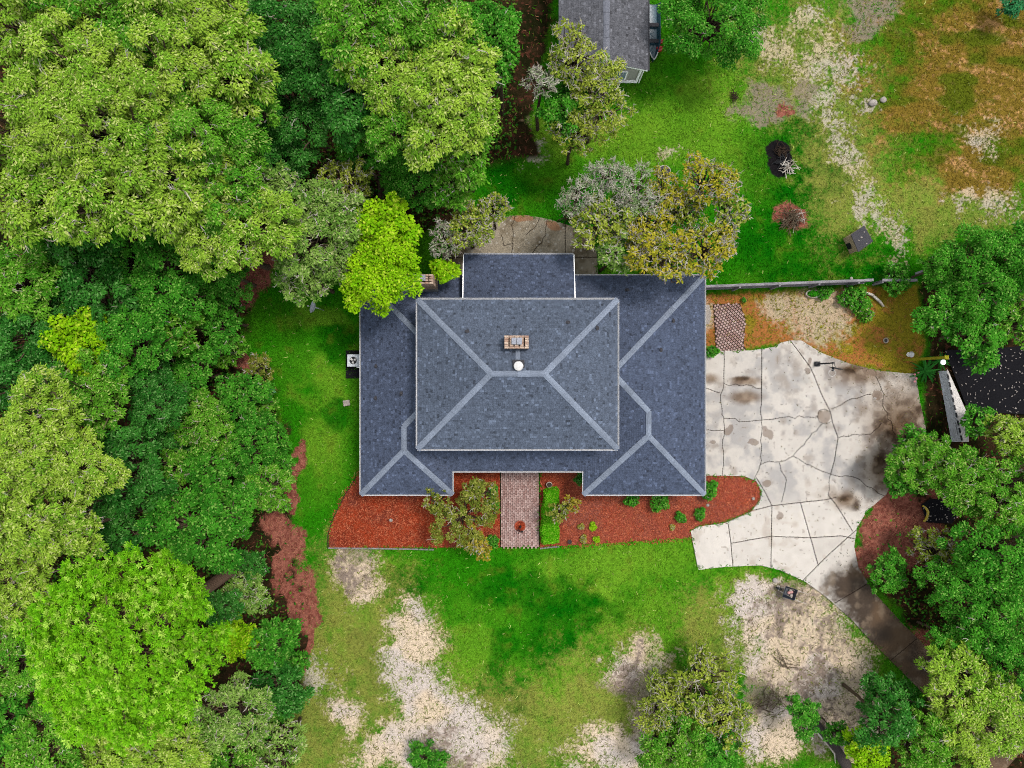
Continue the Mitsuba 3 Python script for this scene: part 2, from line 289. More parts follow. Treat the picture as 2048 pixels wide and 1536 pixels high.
def bark_colour(p, n, uv):
    return mix(A(240, 234, 220), A(176, 164, 146), smoothstep(.35, .7, fbm(p.x * 3, p.y * 3, p.z * 3))) * (.8 + .4 * noise(p.x * 30, p.y * 30, p.z * 8))
bs('m_bark', {'type': 'diffuse', 'reflectance': proc(bark_colour)})
bs('m_limb', {'type': 'diffuse', 'reflectance': {'type': 'rgb', 'value': A(112, 98, 80)}})
bs('m_pine_bark', {'type': 'diffuse', 'reflectance': {'type': 'rgb', 'value': A(134, 110, 92)}})
bs('m_leaf', {'type': 'principledthin', 'base_color': {'type': 'mesh_attribute', 'name': 'vertex_color'}, 'roughness': .5, 'spec_trans': 0.0, 'diff_trans': 0.6, 'eta': 1.4}, two=False)
flat('m_metal', [.42, .44, .46], .35, .8); flat('m_palemetal', A(224, 232, 238), .5); flat('m_black', [.008, .009, .01], .6, spec=.12); flat('m_dark', [.022, .022, .025], .8, spec=.12)
flat('m_flue', A(150, 156, 168), .5); flat('m_cream', A(236, 234, 222), .7); flat('m_pane', A(186, 210, 226), .15, 0, .6)
flat('m_teal', A(46, 92, 108), .35); flat('m_red', A(214, 40, 36), .4); flat('m_beige', A(196, 172, 138), .8); flat('m_tarp', [.006, .006, .007], .9, spec=0.0)
flat('m_yellow', A(222, 196, 40), .5); flat('m_terra', A(196, 92, 62), .7); flat('m_orange', A(200, 120, 60), .7); flat('m_white_soft', A(226, 226, 222), .5)
def wood_colour(c1, c2):
    c1, c2 = A(*c1), A(*c2)
    return lambda p, n, uv: mix(c1, c2, fbm(p.x * 3, p.y * 9, p.z * 9)) * (.8 + .4 * noise(p.x * 12, p.y * 40, p.z * 40))
bs('m_greywood', {'type': 'diffuse', 'reflectance': proc(wood_colour((186, 184, 188), (118, 114, 116)))})
bs('m_darkwood', {'type': 'diffuse', 'reflectance': proc(wood_colour((92, 78, 64), (52, 42, 36)))})
bs('m_mosswood', {'type': 'diffuse', 'reflectance': proc(wood_colour((196, 190, 60), (128, 128, 30)))})
bs('m_rock', {'type': 'diffuse', 'reflectance': proc(wood_colour((214, 206, 196), (160, 152, 144)))})
flat('m_rampgrey', A(214, 210, 202), .5); flat('m_pink', A(236, 150, 156), .6); flat('m_navy', A(36, 44, 56), .4); flat('m_pinkstone', A(214, 160, 154), .8); flat('m_litter', A(60, 46, 34), .9); flat('m_burnt', A(56, 46, 40), .9)
bs('m_slot_white', {'type': 'principled', 'base_color': {'type': 'rgb', 'value': A(240, 245, 250)}, 'roughness': .4, 'specular': .4})

# ------------------------------------------------------------------ the ground
def struct(k, mesh, m, **kw):
    k = put(k, mesh, m, kind='structure', **kw); return k
gx = np.concatenate([[-900, -300, -120, -60], np.arange(-38, 38.01, .4), [60, 120, 300, 900]])
GX, GY = np.meshgrid(gx, gx, indexing='ij')
GZ = -.05 * meshkit.fbm(np.stack([GX * .5, GY * .5, GX * 0], -1), 3, 4) - .012
ng = len(gx); ii, jj = np.meshgrid(np.arange(ng - 1), np.arange(ng - 1), indexing='ij')
quads = np.stack([ii * ng + jj, (ii + 1) * ng + jj, (ii + 1) * ng + jj + 1, ii * ng + jj + 1], -1).reshape(-1, 4)
struct('ground', (np.stack([GX, GY, GZ], -1).reshape(-1, 3), quads), 'm_ground', smooth=True)
labels['ground'].update(label='uneven garden ground of lawn, bare sand, straw and leaf litter')

def at_points(P):                       # the plan masks as numpy at points (n, 2)
    X, Y = mi.Float(np.ascontiguousarray(P[:, 0] * 32 + 1024)), mi.Float(np.ascontiguousarray(768 - P[:, 1] * 32))
    return {k: np.array(v) for k, v in ground_parts(X, Y).items() if k != 'n'}
HOUSE = Polygon([(-8.7, -6.3), (-3.6, -6.3), (-3.6, -5.0), (4.2, -5.0), (4.2, -6.3), (11.1, -6.3), (11.1, 6.2), (-8.7, 6.2)])
DRIVE = Polygon(XY([(1370, 716), (1440, 702), (1500, 701), (1548, 694), (1562, 685), (1580, 681), (1602, 681), (1640, 705), (1668, 716), (1700, 728), (1760, 742), (1830, 748), (1838, 800), (1850, 855), (1846, 890), (1800, 905), (1782, 960), (1772, 988), (1732, 1022), (1713, 1055), (1707, 1092), (1715, 1132), (1745, 1182), (1800, 1242), (1870, 1312), (2060, 1480), (1990, 1560), (1880, 1440), (1850, 1390), (1790, 1330), (1740, 1280), (1700, 1236), (1650, 1192), (1610, 1163), (1560, 1140), (1520, 1130), (1450, 1133), (1396, 1139), (1381, 1062), (1397, 1053), (1452, 1045), (1500, 1024), (1520, 1000), (1522, 982), (1512, 962), (1488, 952), (1370, 950)]))
BED_L = Polygon(XY([(720, 945), (690, 985), (668, 1035), (658, 1065), (658, 1095), (1000, 1095), (1000, 930), (890, 930), (890, 970), (735, 970)]))
BED_R = Polygon(XY([(1080, 930), (1190, 930), (1190, 968), (1386, 968), (1386, 950), (1488, 953), (1512, 963), (1521, 982), (1519, 999), (1499, 1022), (1451, 1043), (1397, 1051), (1382, 1060), (1384, 1076), (1250, 1084), (1115, 1092), (1080, 1095)]))
WALK = Polygon(XY([(1000, 915), (1079, 915), (1080, 1096), (1000, 1095)]))
PATIO = Polygon(XY([(884, 560), (884, 507), (930, 470), (985, 440), (1020, 432), (1055, 431), (1095, 438), (1140, 452), (1175, 470), (1194, 500), (1196, 560)]))
PAVED = unary_union([HOUSE, DRIVE, BED_L, BED_R, WALK, PATIO])

def slivers(P, z, L, wd, ang, rise, rng):   # thin blades/chips: one bent quad each
    n = len(P); d = np.stack([np.cos(ang), np.sin(ang)], 1); s = np.stack([-d[:, 1], d[:, 0]], 1)
    a = np.c_[P, z]; tip = a + np.c_[d * L[:, None], rise]
    w3 = np.c_[s * wd[:, None] / 2, np.zeros(n)]
    v = np.stack([a - w3, a + w3, tip + w3 * .35, tip - w3 * .35], 1).reshape(-1, 3)
    q = np.arange(n)[:, None] * 4 + np.arange(4)
    return v, q
def rnd_uv(n, k, rng):
    return np.repeat(np.c_[rng.random(n), rng.random(n)], k, 0)
rng = np.random.default_rng(7)
def scatter(n, x0=-33, x1=33, y0=-25, y1=25): return np.c_[rng.uniform(x0, x1, n), rng.uniform(y0, y1, n)]
# turf: blades over the lawn, sparse over the sand
P = scatter(300000); m_ = at_points(P)
keep = rng.random(len(P)) < np.clip((1 - .30 * m_['thin']) * (1 - .72 * m_['sand']) * (1 - m_['wood'] * .97) * (1 - m_['straw'] * .9) * (1 - m_['ash']) * (1 - .6 * m_['yard']) * (1 - .5 * m_['grey']), 0, 1)
keep &= ~shapely.contains_xy(PAVED.buffer(-.07), P[:, 0], P[:, 1])
P = P[keep]; n = len(P)
v, q = slivers(P, np.full(n, -.03) + .12 * shapely.contains_xy(unary_union([DRIVE, WALK, PATIO, BED_L, BED_R]), P[:, 0], P[:, 1]), rng.uniform(.06, .24, n), rng.uniform(.02, .055, n), rng.uniform(0, 2 * np.pi, n), rng.uniform(.04, .12, n), rng)
labels[put('grass', (v, q), 'm_turf', uv=rnd_uv(n, 4, rng), kind='stuff')].update(label='short green lawn grass, thin and tufted over the bare sand')
# pine straw and leaf litter
P = scatter(90000); m_ = at_points(P)
keep = (rng.random(len(P)) < np.clip(m_['straw'] * .95 + .14 * m_['wood'] + .05 * m_['yard'], 0, 1)) & ~shapely.contains_xy(PAVED, P[:, 0], P[:, 1])
P = P[keep]; n = len(P)
v, q = slivers(P, rng.uniform(-.02, .03, n), rng.uniform(.10, .26, n), rng.uniform(.015, .04, n), rng.uniform(0, 2 * np.pi, n), rng.uniform(-.01, .03, n), rng)
labels[put('pine_straw', (v, q), 'm_needles', uv=rnd_uv(n, 4, rng), kind='stuff')].update(label='reddish pine straw along the wood edge')
# twigs on the sand and bare ground
P = scatter(60000); m_ = at_points(P)
keep = (rng.random(len(P)) < np.clip(m_['sand'] * .55 + .05 * m_['yard'] + .1 * m_['grey'], 0, 1)) & ~shapely.contains_xy(PAVED, P[:, 0], P[:, 1])
P = P[keep]; n = len(P)
v, q = slivers(P, rng.uniform(-.03, .0, n), rng.uniform(.08, .42, n), rng.uniform(.014, .032, n), rng.uniform(0, 2 * np.pi, n), rng.uniform(.0, .05, n), rng)
labels[put('fallen_twigs', (v, q), 'm_twig', uv=rnd_uv(n, 4, rng), kind='stuff')].update(label='dead twigs lying on the sandy patches')

# undergrowth on the wood floor
rng = np.random.default_rng(11)
P = scatter(110000, -34, 34, -26, 26); m_ = at_points(P)
cl = meshkit.fbm(np.c_[P * .55, P[:, :1] * 0], 3, 8)
keep = (rng.random(len(P)) < m_['wood'] * (1 - .85 * m_['straw']) * np.clip((cl - .33) * 6, 0, 1)) & ~shapely.contains_xy(PAVED, P[:, 0], P[:, 1]) & ~((P[:, 0] > .2) & (P[:, 0] < 3.6) & (P[:, 1] > 14)) & ~shapely.contains_xy(Polygon(XY([(1835, 690), (2080, 680), (2080, 850), (1950, 900), (1860, 900)])), P[:, 0], P[:, 1]) & ~shapely.contains_xy(Polygon(XY([(1825, 985), (1925, 985), (1930, 1060), (1825, 1060)])), P[:, 0], P[:, 1])
keep &= ~shapely.contains_xy(PAVED.buffer(.5), P[:, 0], P[:, 1])
P = P[keep]; cl = cl[keep]; n = len(P)
z = rng.uniform(.05, 1.0, n) * np.clip((cl - .3) * 6, .2, 2.2)
N = rng.normal(0, .35, (n, 3)) + [0, 0, 1]; N /= np.linalg.norm(N, axis=1, keepdims=True)
v, f = leaves(np.c_[P, z], N, rng.normal(size=(n, 3)), .21, .12, rng)
g = np.array([A(46, 110, 34), A(74, 140, 40), A(112, 150, 52)]) * 1.2
labels[put('undergrowth', (v, f), 'm_leaf', color=np.repeat(g[rng.integers(0, 3, n)] * rng.uniform(.7, 1.2, (n, 1)), 4, 0), kind='stuff')].update(label='low leafy undergrowth on the wood floor')

# mulch beds
for poly, lab in ((BED_L, 'red mulch bed left of the brick path'), (BED_R, 'red mulch bed right of the brick path')):
    k = struct('mulch_bed', prism(poly, -.15, .035), 'm_mulch'); labels[k]['label'] = lab
    x0, y0, x1, y1 = poly.bounds; n = int(poly.area * 110)
    P = np.c_[rng.uniform(x0, x1, 3 * n), rng.uniform(y0, y1, 3 * n)]; P = P + rng.normal(0, .07, P.shape); P = P[shapely.contains_xy(poly.buffer(.16), P[:, 0], P[:, 1]) & ~shapely.contains_xy(DRIVE.buffer(-.12), P[:, 0], P[:, 1]) & ~shapely.contains_xy(WALK, P[:, 0], P[:, 1])][:n]; n = len(P)
    v, q = slivers(P, rng.uniform(.03, .06, n), rng.uniform(.06, .18, n), rng.uniform(.02, .05, n), rng.uniform(0, 2 * np.pi, n), rng.uniform(-.02, .04, n), rng)
    put('mulch_chips', (v, q), 'm_chip', parent=k, uv=rnd_uv(n, 4, rng), kind='stuff')

# ------------------------------------------------------------------ paved surfaces
def wiggle(pts, amp, r):
    out = [np.array(pts[0], float)]
    for a, b in zip(pts[:-1], pts[1:]):
        a, b = np.array(a, float), np.array(b, float); L = np.linalg.norm(b - a); n = max(1, int(L / 9))
        for i in range(1, n + 1):
            p = a + (b - a) * i / n
            if i < n: p = p + r.normal(0, amp, 2)
            out.append(p)
    return [tuple(p) for p in out]
def slabs(base_key, poly, lines, z0, z1, mat, gap, r, amp=1.6):
    cuts = []
    for L in lines:
        straight = L[0] == 's'; pts = L[1:] if straight else L
        cuts.append(LineString(XY(wiggle(pts, .15 if straight else amp, r))).buffer(gap if straight else gap * .8, cap_style=2))
    rest = poly.difference(unary_union(cuts))
    for g in getattr(rest, 'geoms', [rest]):
        if g.area < .02: continue
        m = prism(g.simplify(.004), z0, z1 + r.uniform(-.004, .004))
        put('slab', m, mat, parent=base_key, uv=np.tile(r.random(2), (len(m[0]), 1)))
r9 = np.random.default_rng(9)
k = struct('driveway', prism(DRIVE.buffer(-.06), -.2, .03), 'm_darkwood'); labels[k]['label'] = 'cracked pale concrete driveway and parking court'
slabs(k, DRIVE, [['s', (1448, 690), (1447, 768)], [(1447, 768), (1440, 790), (1447, 835), (1446, 960)], ['s', (1523, 690), (1522, 800)], [(1522, 800), (1522, 890), (1519, 930), (1508, 958)],
    [(1360, 772), (1411, 776), (1440, 786)], [(1447, 767), (1480, 772), (1522, 777)], [(1447, 837), (1490, 843), (1522, 840), (1560, 835), (1634, 833)], [(1360, 857), (1447, 861)],
    ['s', (1576, 676), (1620, 735), (1645, 795), (1660, 824)], ['s', (1660, 824), (1664, 845), (1675, 875), (1668, 920), (1660, 948)], [(1660, 948), (1655, 990)],
    [(1662, 818), (1690, 803), (1742, 789)], [(1644, 847), (1600, 895), (1585, 912), (1560, 923), (1519, 930)], [(1585, 912), (1620, 930), (1660, 948), (1710, 955), (1775, 998)],
    [(1557, 924), (1572, 960), (1562, 1004)], [(1676, 875), (1740, 868), (1762, 845)], [(1750, 752), (1762, 780), (1768, 820), (1790, 870)], [(1634, 833), (1637, 821), (1648, 818), (1660, 824)], [(1634, 833), (1638, 844), (1650, 848), (1664, 842)],
    ['s', (1512, 955), (1530, 985), (1543, 1011), (1541, 1140)], ['s', (1450, 1046), (1456, 1048), (1461, 1085), (1466, 1145)], ['s', (1461, 1086), (1541, 1072), (1620, 1075), (1680, 1071), (1712, 1078)],
    ['s', (1500, 1022), (1543, 1011), (1650, 999), (1672, 994)], ['s', (1600, 1005), (1620, 1075), (1636, 1132)], ['s', (1720, 1052), (1660, 1105), (1600, 1165)], ['s', (1655, 990), (1672, 1010), (1704, 1062)],
    ['s', (1745, 1160), (1668, 1206)], ['s', (1850, 1262), (1780, 1320)], ['s', (1960, 1370), (1880, 1440)]], -.15, .08, 'm_drive', .025, r9)
k = struct('patio', prism(PATIO.buffer(-.06), -.2, .03), 'm_darkwood'); labels[k]['label'] = 'stained concrete patio with a curved edge behind the house'
slabs(k, PATIO, [[(1029, 425), (1027, 470), (1022, 510)], ['s', (1130, 440), (1131, 560)], [(1095, 432), (1092, 470), (1066, 505), (1050, 520)], [(1080, 430), (1070, 455), (1052, 470)], [(1060, 380), (1060, 390)], [(1003, 470), (1008, 492), (1027, 488)], ['s', (884, 515), (1200, 515)]], -.15, .08, 'm_patio', .024, r9, 2.2)
r8 = np.random.default_rng(8); P = np.c_[r8.uniform(11, 27, 2600), r8.uniform(-12, 3, 2600)]; P = P[shapely.contains_xy(DRIVE.buffer(-.1), P[:, 0], P[:, 1])]
w_ = r8.random(len(P)) < .10 + .5 * np.clip((P[:, 0] - 18) / 7, 0, 1); P = P[w_]; v, q = slivers(P, r8.uniform(.088, .10, len(P)), r8.uniform(.05, .13, len(P)), r8.uniform(.02, .05, len(P)), r8.uniform(0, 6.28, len(P)), r8.uniform(0, .01, len(P)), r8)
labels[put('leaf_litter', (v, q), 'm_twig', uv=rnd_uv(len(P), 4, r8), kind='stuff')].update(label='dead leaves and twigs blown over the driveway')
# brick path: running bond along the path
def pavers(poly, L, Wd, z0, z1, gap, r, rot=0.0):
    c = np.array(poly.centroid.coords[0]); ca, sa = math.cos(rot), math.sin(rot); vs, uv = [], []
    R = 8
    for i, x in enumerate(np.arange(-R, R, Wd)):
        for y in np.arange(-R + (i % 2) * L / 2, R, L):
            p = c + np.array([x * ca - y * sa, x * sa + y * ca])
            if not shapely.contains_xy(poly, p[0], p[1]): continue
            b = box((p[0], p[1], (z0 + z1) / 2 + r.uniform(-.006, .006)), (Wd - gap, L - gap, z1 - z0), rot + r.normal(0, .012))
            vs.append(b); uv.append(np.tile(r.random(2), (8, 1)))
    return cat_(vs), np.vstack(uv)
k = struct('brick_path', prism(WALK.buffer(-.02), -.2, .07), 'm_darkwood'); labels[k]['label'] = 'straight brick path from the front lawn to the house'
m, uv = pavers(WALK.buffer(-.03), .21, .125, .02, .10, .02, r9); put('bricks', m, 'm_brick', parent=k, uv=uv, kind='stuff')
PAD = Polygon(XY([(1426, 608), (1480, 606), (1492, 640), (1488, 690), (1494, 702), (1432, 706)]))
k = struct('brick_pad', prism(PAD.buffer(-.02), -.2, .012), 'm_darkwood'); labels[k]['label'] = 'small square of diagonal brick paving by the side yard'
m, uv = pavers(PAD.buffer(-.03), .17, .17, .0, .05, .045, r9, math.pi / 4); put('bricks', m, 'm_brick', parent=k, uv=uv, kind='stuff')
k = struct('concrete_pad', prism(Polygon(XY([(1370, 612), (1418, 610), (1422, 628), (1418, 648), (1370, 652)])), -.15, .06), 'm_rock'); labels[k]['label'] = 'pale concrete strip between house and brick pad'

# ------------------------------------------------------------------ house
def shingles(poly, o, u, z0, pitch, r, s=.125, tab=.17):
    """courses of tabs on one roof slope. poly in plan; o a point of the eave line; u the uphill direction in plan; z0 the height at o"""
    u = np.array(u, float); a = np.array([u[1], -u[0]]); o = np.array(o, float)
    q = Polygon([((np.array(p) - o) @ a, (np.array(p) - o) @ u) for p in poly.exterior.coords])
    x0, t0, x1, t1 = q.bounds; vs, uvs, tris, nv = [], [], [], 0
    hull = []
    for k, t in enumerate(np.arange(t0, t1, s)):
        strip = q.intersection(sbox(x0 - 1, t, x1 + 1, min(t + s, t1)))
        for part in getattr(strip, 'geoms', [strip]):
            if part.geom_type != 'Polygon' or part.is_empty: continue
            bx0, _, bx1, _ = part.bounds; x = bx0 - r.uniform(0, tab)
            while x < bx1:
                w = tab * r.uniform(.6, 1.35); c = part.intersection(sbox(x, t, x + w - .006, t + s)); x += w
                if c.geom_type != 'Polygon' or c.area < 1e-4: continue
                co = np.array(c.exterior.coords)[:-1]
                if not c.exterior.is_ccw: co = co[::-1]
                f = (co[:, 1] - t) / s; lift = .020 - .016 * f + r.uniform(0, .004)
                xy = o + co[:, :1] * a + co[:, 1:] * u; z = z0 + pitch * co[:, 1] + lift; m = len(co)
                v = np.c_[xy, z]
                low = np.where(np.abs(co[:, 1] - t) < 1e-6)[0]
                vs.append(v); tris += [[nv, nv + i + 1, nv + i] for i in range(1, m - 1)]; uvs.append(np.tile(r.random(2), (m, 1)))
                nv += m
                if len(low) >= 2:
                    l2 = v[low[[0, -1]]]; d = l2 - [0, 0, .024]; vs.append(np.vstack([l2, d])); uvs.append(np.tile(r.random(2) * .5, (4, 1)))
                    tris += [[nv, nv + 1, nv + 3], [nv, nv + 3, nv + 2]]; nv += 4
    return np.vstack(vs), np.array(tris), np.vstack(uvs)
def slope(parent, poly, o, u, z0, pitch, mat, r, **kw):
    v, f, uv = shingles(poly, o, u, z0, pitch, r, **kw); return v, f, uv
def join_uv(parts):
    v, f = cat_([(p[0], p[1]) for p in parts]); return (v, f), np.vstack([p[2] for p in parts])
def deck(poly, o, u, z0, pitch):
    v, f = sheet(poly, 0.0); v[:, 2] = z0 + pitch * ((v[:, :2] - np.array(o)) @ np.array(u)); return v, f
def caps(parent, p0, p1, drop, r, w=.31, L=.72, mat='m_cap'):
    p0, p1 = np.array(p0, float), np.array(p1, float); d = p1 - p0; D = np.linalg.norm(d); d /= D
    s = np.cross(d, [0, 0, 1.]); s[2] = 0; s /= np.linalg.norm(s); n = max(1, round(D / L)); L = D / n
    for i in range(n):
        a, b = p0 + d * (i * L - .02), p0 + d * ((i + 1) * L + .03)
        ww = w / 2 * r.uniform(.94, 1.06); vv = []
        for q, h in ((a, .062 + r.uniform(0, .008)), (b, .040)):
            for k in (-1, -.25, .25, 1):
                vv.append(q + s * ww * k + [0, 0, h - abs(k) * ww * drop])
        vv += [x - np.array([0, 0, .035]) for x in vv]
        F = [[0, 1, 5, 4], [1, 2, 6, 5], [2, 3, 7, 6], [0, 8, 9, 1], [1, 9, 10, 2], [2, 10, 11, 3], [4, 5, 13, 12], [5, 6, 14, 13], [6, 7, 15, 14], [0, 4, 12, 8], [3, 11, 15, 7]]
        put('ridge_cap', (np.array(vv), np.array(F)), mat, parent=parent, uv=np.tile(r.random(2), (16, 1)))
def gutter(parent, p0, p1, z, out):
    """open white gutter along an eave from p0 to p1 in plan; out = outward direction"""
    p0, p1, out = np.array(p0, float), np.array(p1, float), np.array(out, float); d = p1 - p0; L = np.linalg.norm(d); d /= L
    prof = [(-.01, .0), (-.01, -.12), (.065, -.12), (.085, .012), (.062, .012), (.055, -.104), (.005, -.104), (.005, .0)]
    vs = [np.r_[p + out * a, z + h] for p in (p0, p1) for a, h in prof]; n = len(prof)
    F = [[i, (i + 1) % n, n + (i + 1) % n, n + i] for i in range(n)]
    put('gutter', (np.array(vs), np.array(F)), 'm_gutter', parent=parent)

rh = np.random.default_rng(21)
house = thing('house', 'two storey house with grey blue hipped shingle roofs, white gutters and two brick chimneys', 'house')
ZL, ZU, PL, PU = 2.8, 5.6, .40, .50
lx = lambda p: (p - 1024) * (CAM_H - ZL) / FOCAL
ly = lambda p: (768 - p) * (CAM_H - ZL) / FOCAL
ux = lambda p: (p - 1024) * (CAM_H - ZU) / FOCAL
uy = lambda p: (768 - p) * (CAM_H - ZU) / FOCAL
x0, x1, xw, xe, yN, yS, yW = lx(722), lx(1409), lx(905), lx(1167), ly(551), ly(942), ly(989)
w1, w2, dd = (xw - x0) / 2, (x1 - xe) / 2, (yN - yS) / 2
P1, K1, P2, K2 = (x0 + w1, yW + w1), (x0 + w1, yS + w1), (x1 - w2, yW + w2), (x1 - w2, yS + w2)
R1, R2 = (x0 + dd, yS + dd), (x1 - dd, yS + dd)
LOW = [([(x0, yW), P1, K1, R1, (x0, yN)], (x0, yW), (1, 0)), ([(x1, yN), R2, K2, P2, (x1, yW)], (x1, yN), (-1, 0)), ([(x0, yN), R1, R2, (x1, yN)], (x0, yN), (0, -1)),
       ([(xw, yS), K1, R1, R2, K2, (xe, yS)], (xw, yS), (0, 1)), ([(x0, yW), (xw, yW), P1], (x0, yW), (0, 1)), ([(xw, yW), (xw, yS), K1, P1], (xw, yW), (-1, 0)),
       ([(xe, yW), (x1, yW), P2], (xe, yW), (0, 1)), ([(xe, yW), P2, K2, (xe, yS)], (xe, yW), (1, 0))]
X0, X1, YN, YS = ux(835), ux(1235), uy(599), uy(898); DU = (YN - YS) / 2
UW = sbox(X0 + .45, YS + .45, X1 - .45, YN - .45)          # the upper storey's walls
low_roof, parts, dk = f'{house}__lower_roof', [], []
for poly, o, u in LOW:
    g = Polygon(poly).difference(UW)
    for h in getattr(g, 'geoms', [g]):
        if h.area < .01: continue
        if h.interiors: h = Polygon(h.exterior)
        parts.append(slope(None, h, o, u, ZL, PL, None, rh)); dk.append(deck(h, o, u, ZL - .012, PL))
put('lower_roof', cat_(dk), 'm_deck', parent=house)
m, uv = join_uv(parts); put('shingles', m, 'm_shingle_low', parent=low_roof, uv=uv, kind='stuff')
hz = lambda p, d: (p[0], p[1], ZL + PL * d)
for a, b, dr_ in ((hz((x0, yW), 0), hz(P1, w1), PL / 1.414), (hz((xw, yW), 0), hz(P1, w1), PL / 1.414), (hz(P1, w1), hz(K1, w1), PL), (hz(K1, w1), hz((X0 + .5, yS + (X0 + .5 - x0)), X0 + .5 - x0), PL / 1.414),
                  (hz((xe, yW), 0), hz(P2, w2), PL / 1.414), (hz((x1, yW), 0), hz(P2, w2), PL / 1.414), (hz(P2, w2), hz(K2, w2), PL), (hz(K2, w2), hz((X1 - .5, yS + (x1 - X1 + .5)), x1 - X1 + .5), PL / 1.414),
                  (hz((x0, yN), 0), hz((X0 + .5, yN - (X0 + .5 - x0)), X0 + .5 - x0), PL / 1.414), (hz((x1, yN), 0), hz((X1 - .5, yN - (x1 - X1 + .5)), x1 - X1 + .5), PL / 1.414)):
    caps(low_roof, a, b, dr_, rh)
pxa, pxb, pyN = (928 - 1024) * (CAM_H - 3.3) / FOCAL, (1147 - 1024) * (CAM_H - 3.3) / FOCAL, (768 - 509) * (CAM_H - 3.3) / FOCAL
for a, b, o in (((x0, yW), (x0, yN), (-1, 0)), ((x1, yN), (x1, yW), (1, 0)), ((x0, yN), (pxa, yN), (0, 1)), ((pxb, yN), (x1, yN), (0, 1)), ((xw, yS), (xe, yS), (0, -1)), ((x0, yW), (xw, yW), (0, -1)), ((xw, yW), (xw, yS), (1, 0)), ((xe, yS), (xe, yW), (-1, 0)), ((xe, yW), (x1, yW), (0, -1))):
    gutter(low_roof, a, b, ZL + .01, o)
# porch roof to the north, laid over the lower roof
porch = f'{house}__porch_roof'
pp = Polygon([(pxa, pyN), (pxb, pyN), (pxb, YN - .4), (pxa, YN - .4)]); PP = .27
v, f, uv = shingles(pp, (pxa, pyN), (0, -1), 3.3, PP, rh); put('porch_roof', deck(pp, (pxa, pyN), (0, -1), 3.285, PP), 'm_deck', parent=house)
put('shingles', (v, f), 'm_shingle_low', parent=porch, uv=uv, kind='stuff'); gutter(porch, (pxa, pyN), (pxb, pyN), 3.31, (0, 1))
rk = []
for x, sgn in ((pxa, -1), (pxb, 1)):
    L = pyN - (YN - .45); vv = np.array([[x + sgn * a, pyN - b, 3.3 + PP * b + c] for b in (0, L) for a, c in ((0, .03), (.05, .03), (.05, -.16), (0, -.16))])
    rk.append((vv, np.array([[0, 1, 5, 4], [1, 2, 6, 5], [2, 3, 7, 6], [3, 0, 4, 7], [0, 3, 2, 1], [4, 5, 6, 7]])))
put('rake_board', rk[0], 'm_white', parent=porch); put('rake_board', rk[1], 'm_white', parent=porch)
put('porch_post', box((pxa + .2, pyN - .25, 1.6), (.14, .14, 3.2)), 'm_white', parent=house); put('porch_post', box((pxb - .2, pyN - .25, 1.6), (.14, .14, 3.2)), 'm_white', parent=house)
# walls
lower = Polygon([(x0 + .4, yW + .4), (xw - .4, yW + .4), (xw - .4, yS + .4), (xe + .4, yS + .4), (xe + .4, yW + .4), (x1 - .4, yW + .4), (x1 - .4, yN - .4), (x0 + .4, yN - .4)])
put('wall', prism(lower, -.2, ZL + .02), 'm_wall', parent=house); put('upper_wall', prism(UW, ZL, ZU + .05), 'm_wall', parent=house)
so = Polygon([(x0, yW), (xw, yW), (xw, yS), (xe, yS), (xe, yW), (x1, yW), (x1, yN), (x0, yN)]).difference(lower.buffer(-.02))
put('soffit', prism(so, ZL - .08, ZL - .02), 'm_white', parent=house)
# upper roof
up_roof = f'{house}__upper_roof'; A1, A2 = (X0 + DU, YS + DU), (X1 - DU, YS + DU); parts, dk = [], []
for poly, o, u in (([(X0, YS), (X1, YS), A2, A1], (X0, YS), (0, 1)), ([(X1, YN), (X0, YN), A1, A2], (X1, YN), (0, -1)), ([(X0, YN), (X0, YS), A1], (X0, YN), (1, 0)), ([(X1, YS), (X1, YN), A2], (X1, YS), (-1, 0))):
    parts.append(slope(None, Polygon(poly), o, u, ZU, PU, None, rh)); dk.append(deck(Polygon(poly), o, u, ZU - .012, PU))
put('upper_roof', cat_(dk), 'm_deck', parent=house); m, uv = join_uv(parts); put('shingles', m, 'm_shingle_up', parent=up_roof, uv=uv, kind='stuff')
uz = lambda p, d: (p[0], p[1], ZU + PU * d)
for a, b, dr_ in ((uz((X0, YS), 0), uz(A1, DU), PU / 1.414), (uz((X0, YN), 0), uz(A1, DU), PU / 1.414), (uz((X1, YS), 0), uz(A2, DU), PU / 1.414), (uz((X1, YN), 0), uz(A2, DU), PU / 1.414), (uz(A1, DU), uz(A2, DU), PU)):
    caps(up_roof, a, b, dr_, rh)
for a, b, o in (((X0, YS), (X0, YN), (-1, 0)), ((X1, YN), (X1, YS), (1, 0)), ((X0, YN), (X1, YN), (0, 1)), ((X0, YS), (X1, YS), (0, -1))): gutter(up_roof, a, b, ZU + .01, o)
put('upper_soffit', prism(sbox(X0, YS, X1, YN).difference(UW.buffer(-.02)), ZU - .08, ZU - .02), 'm_white', parent=house)
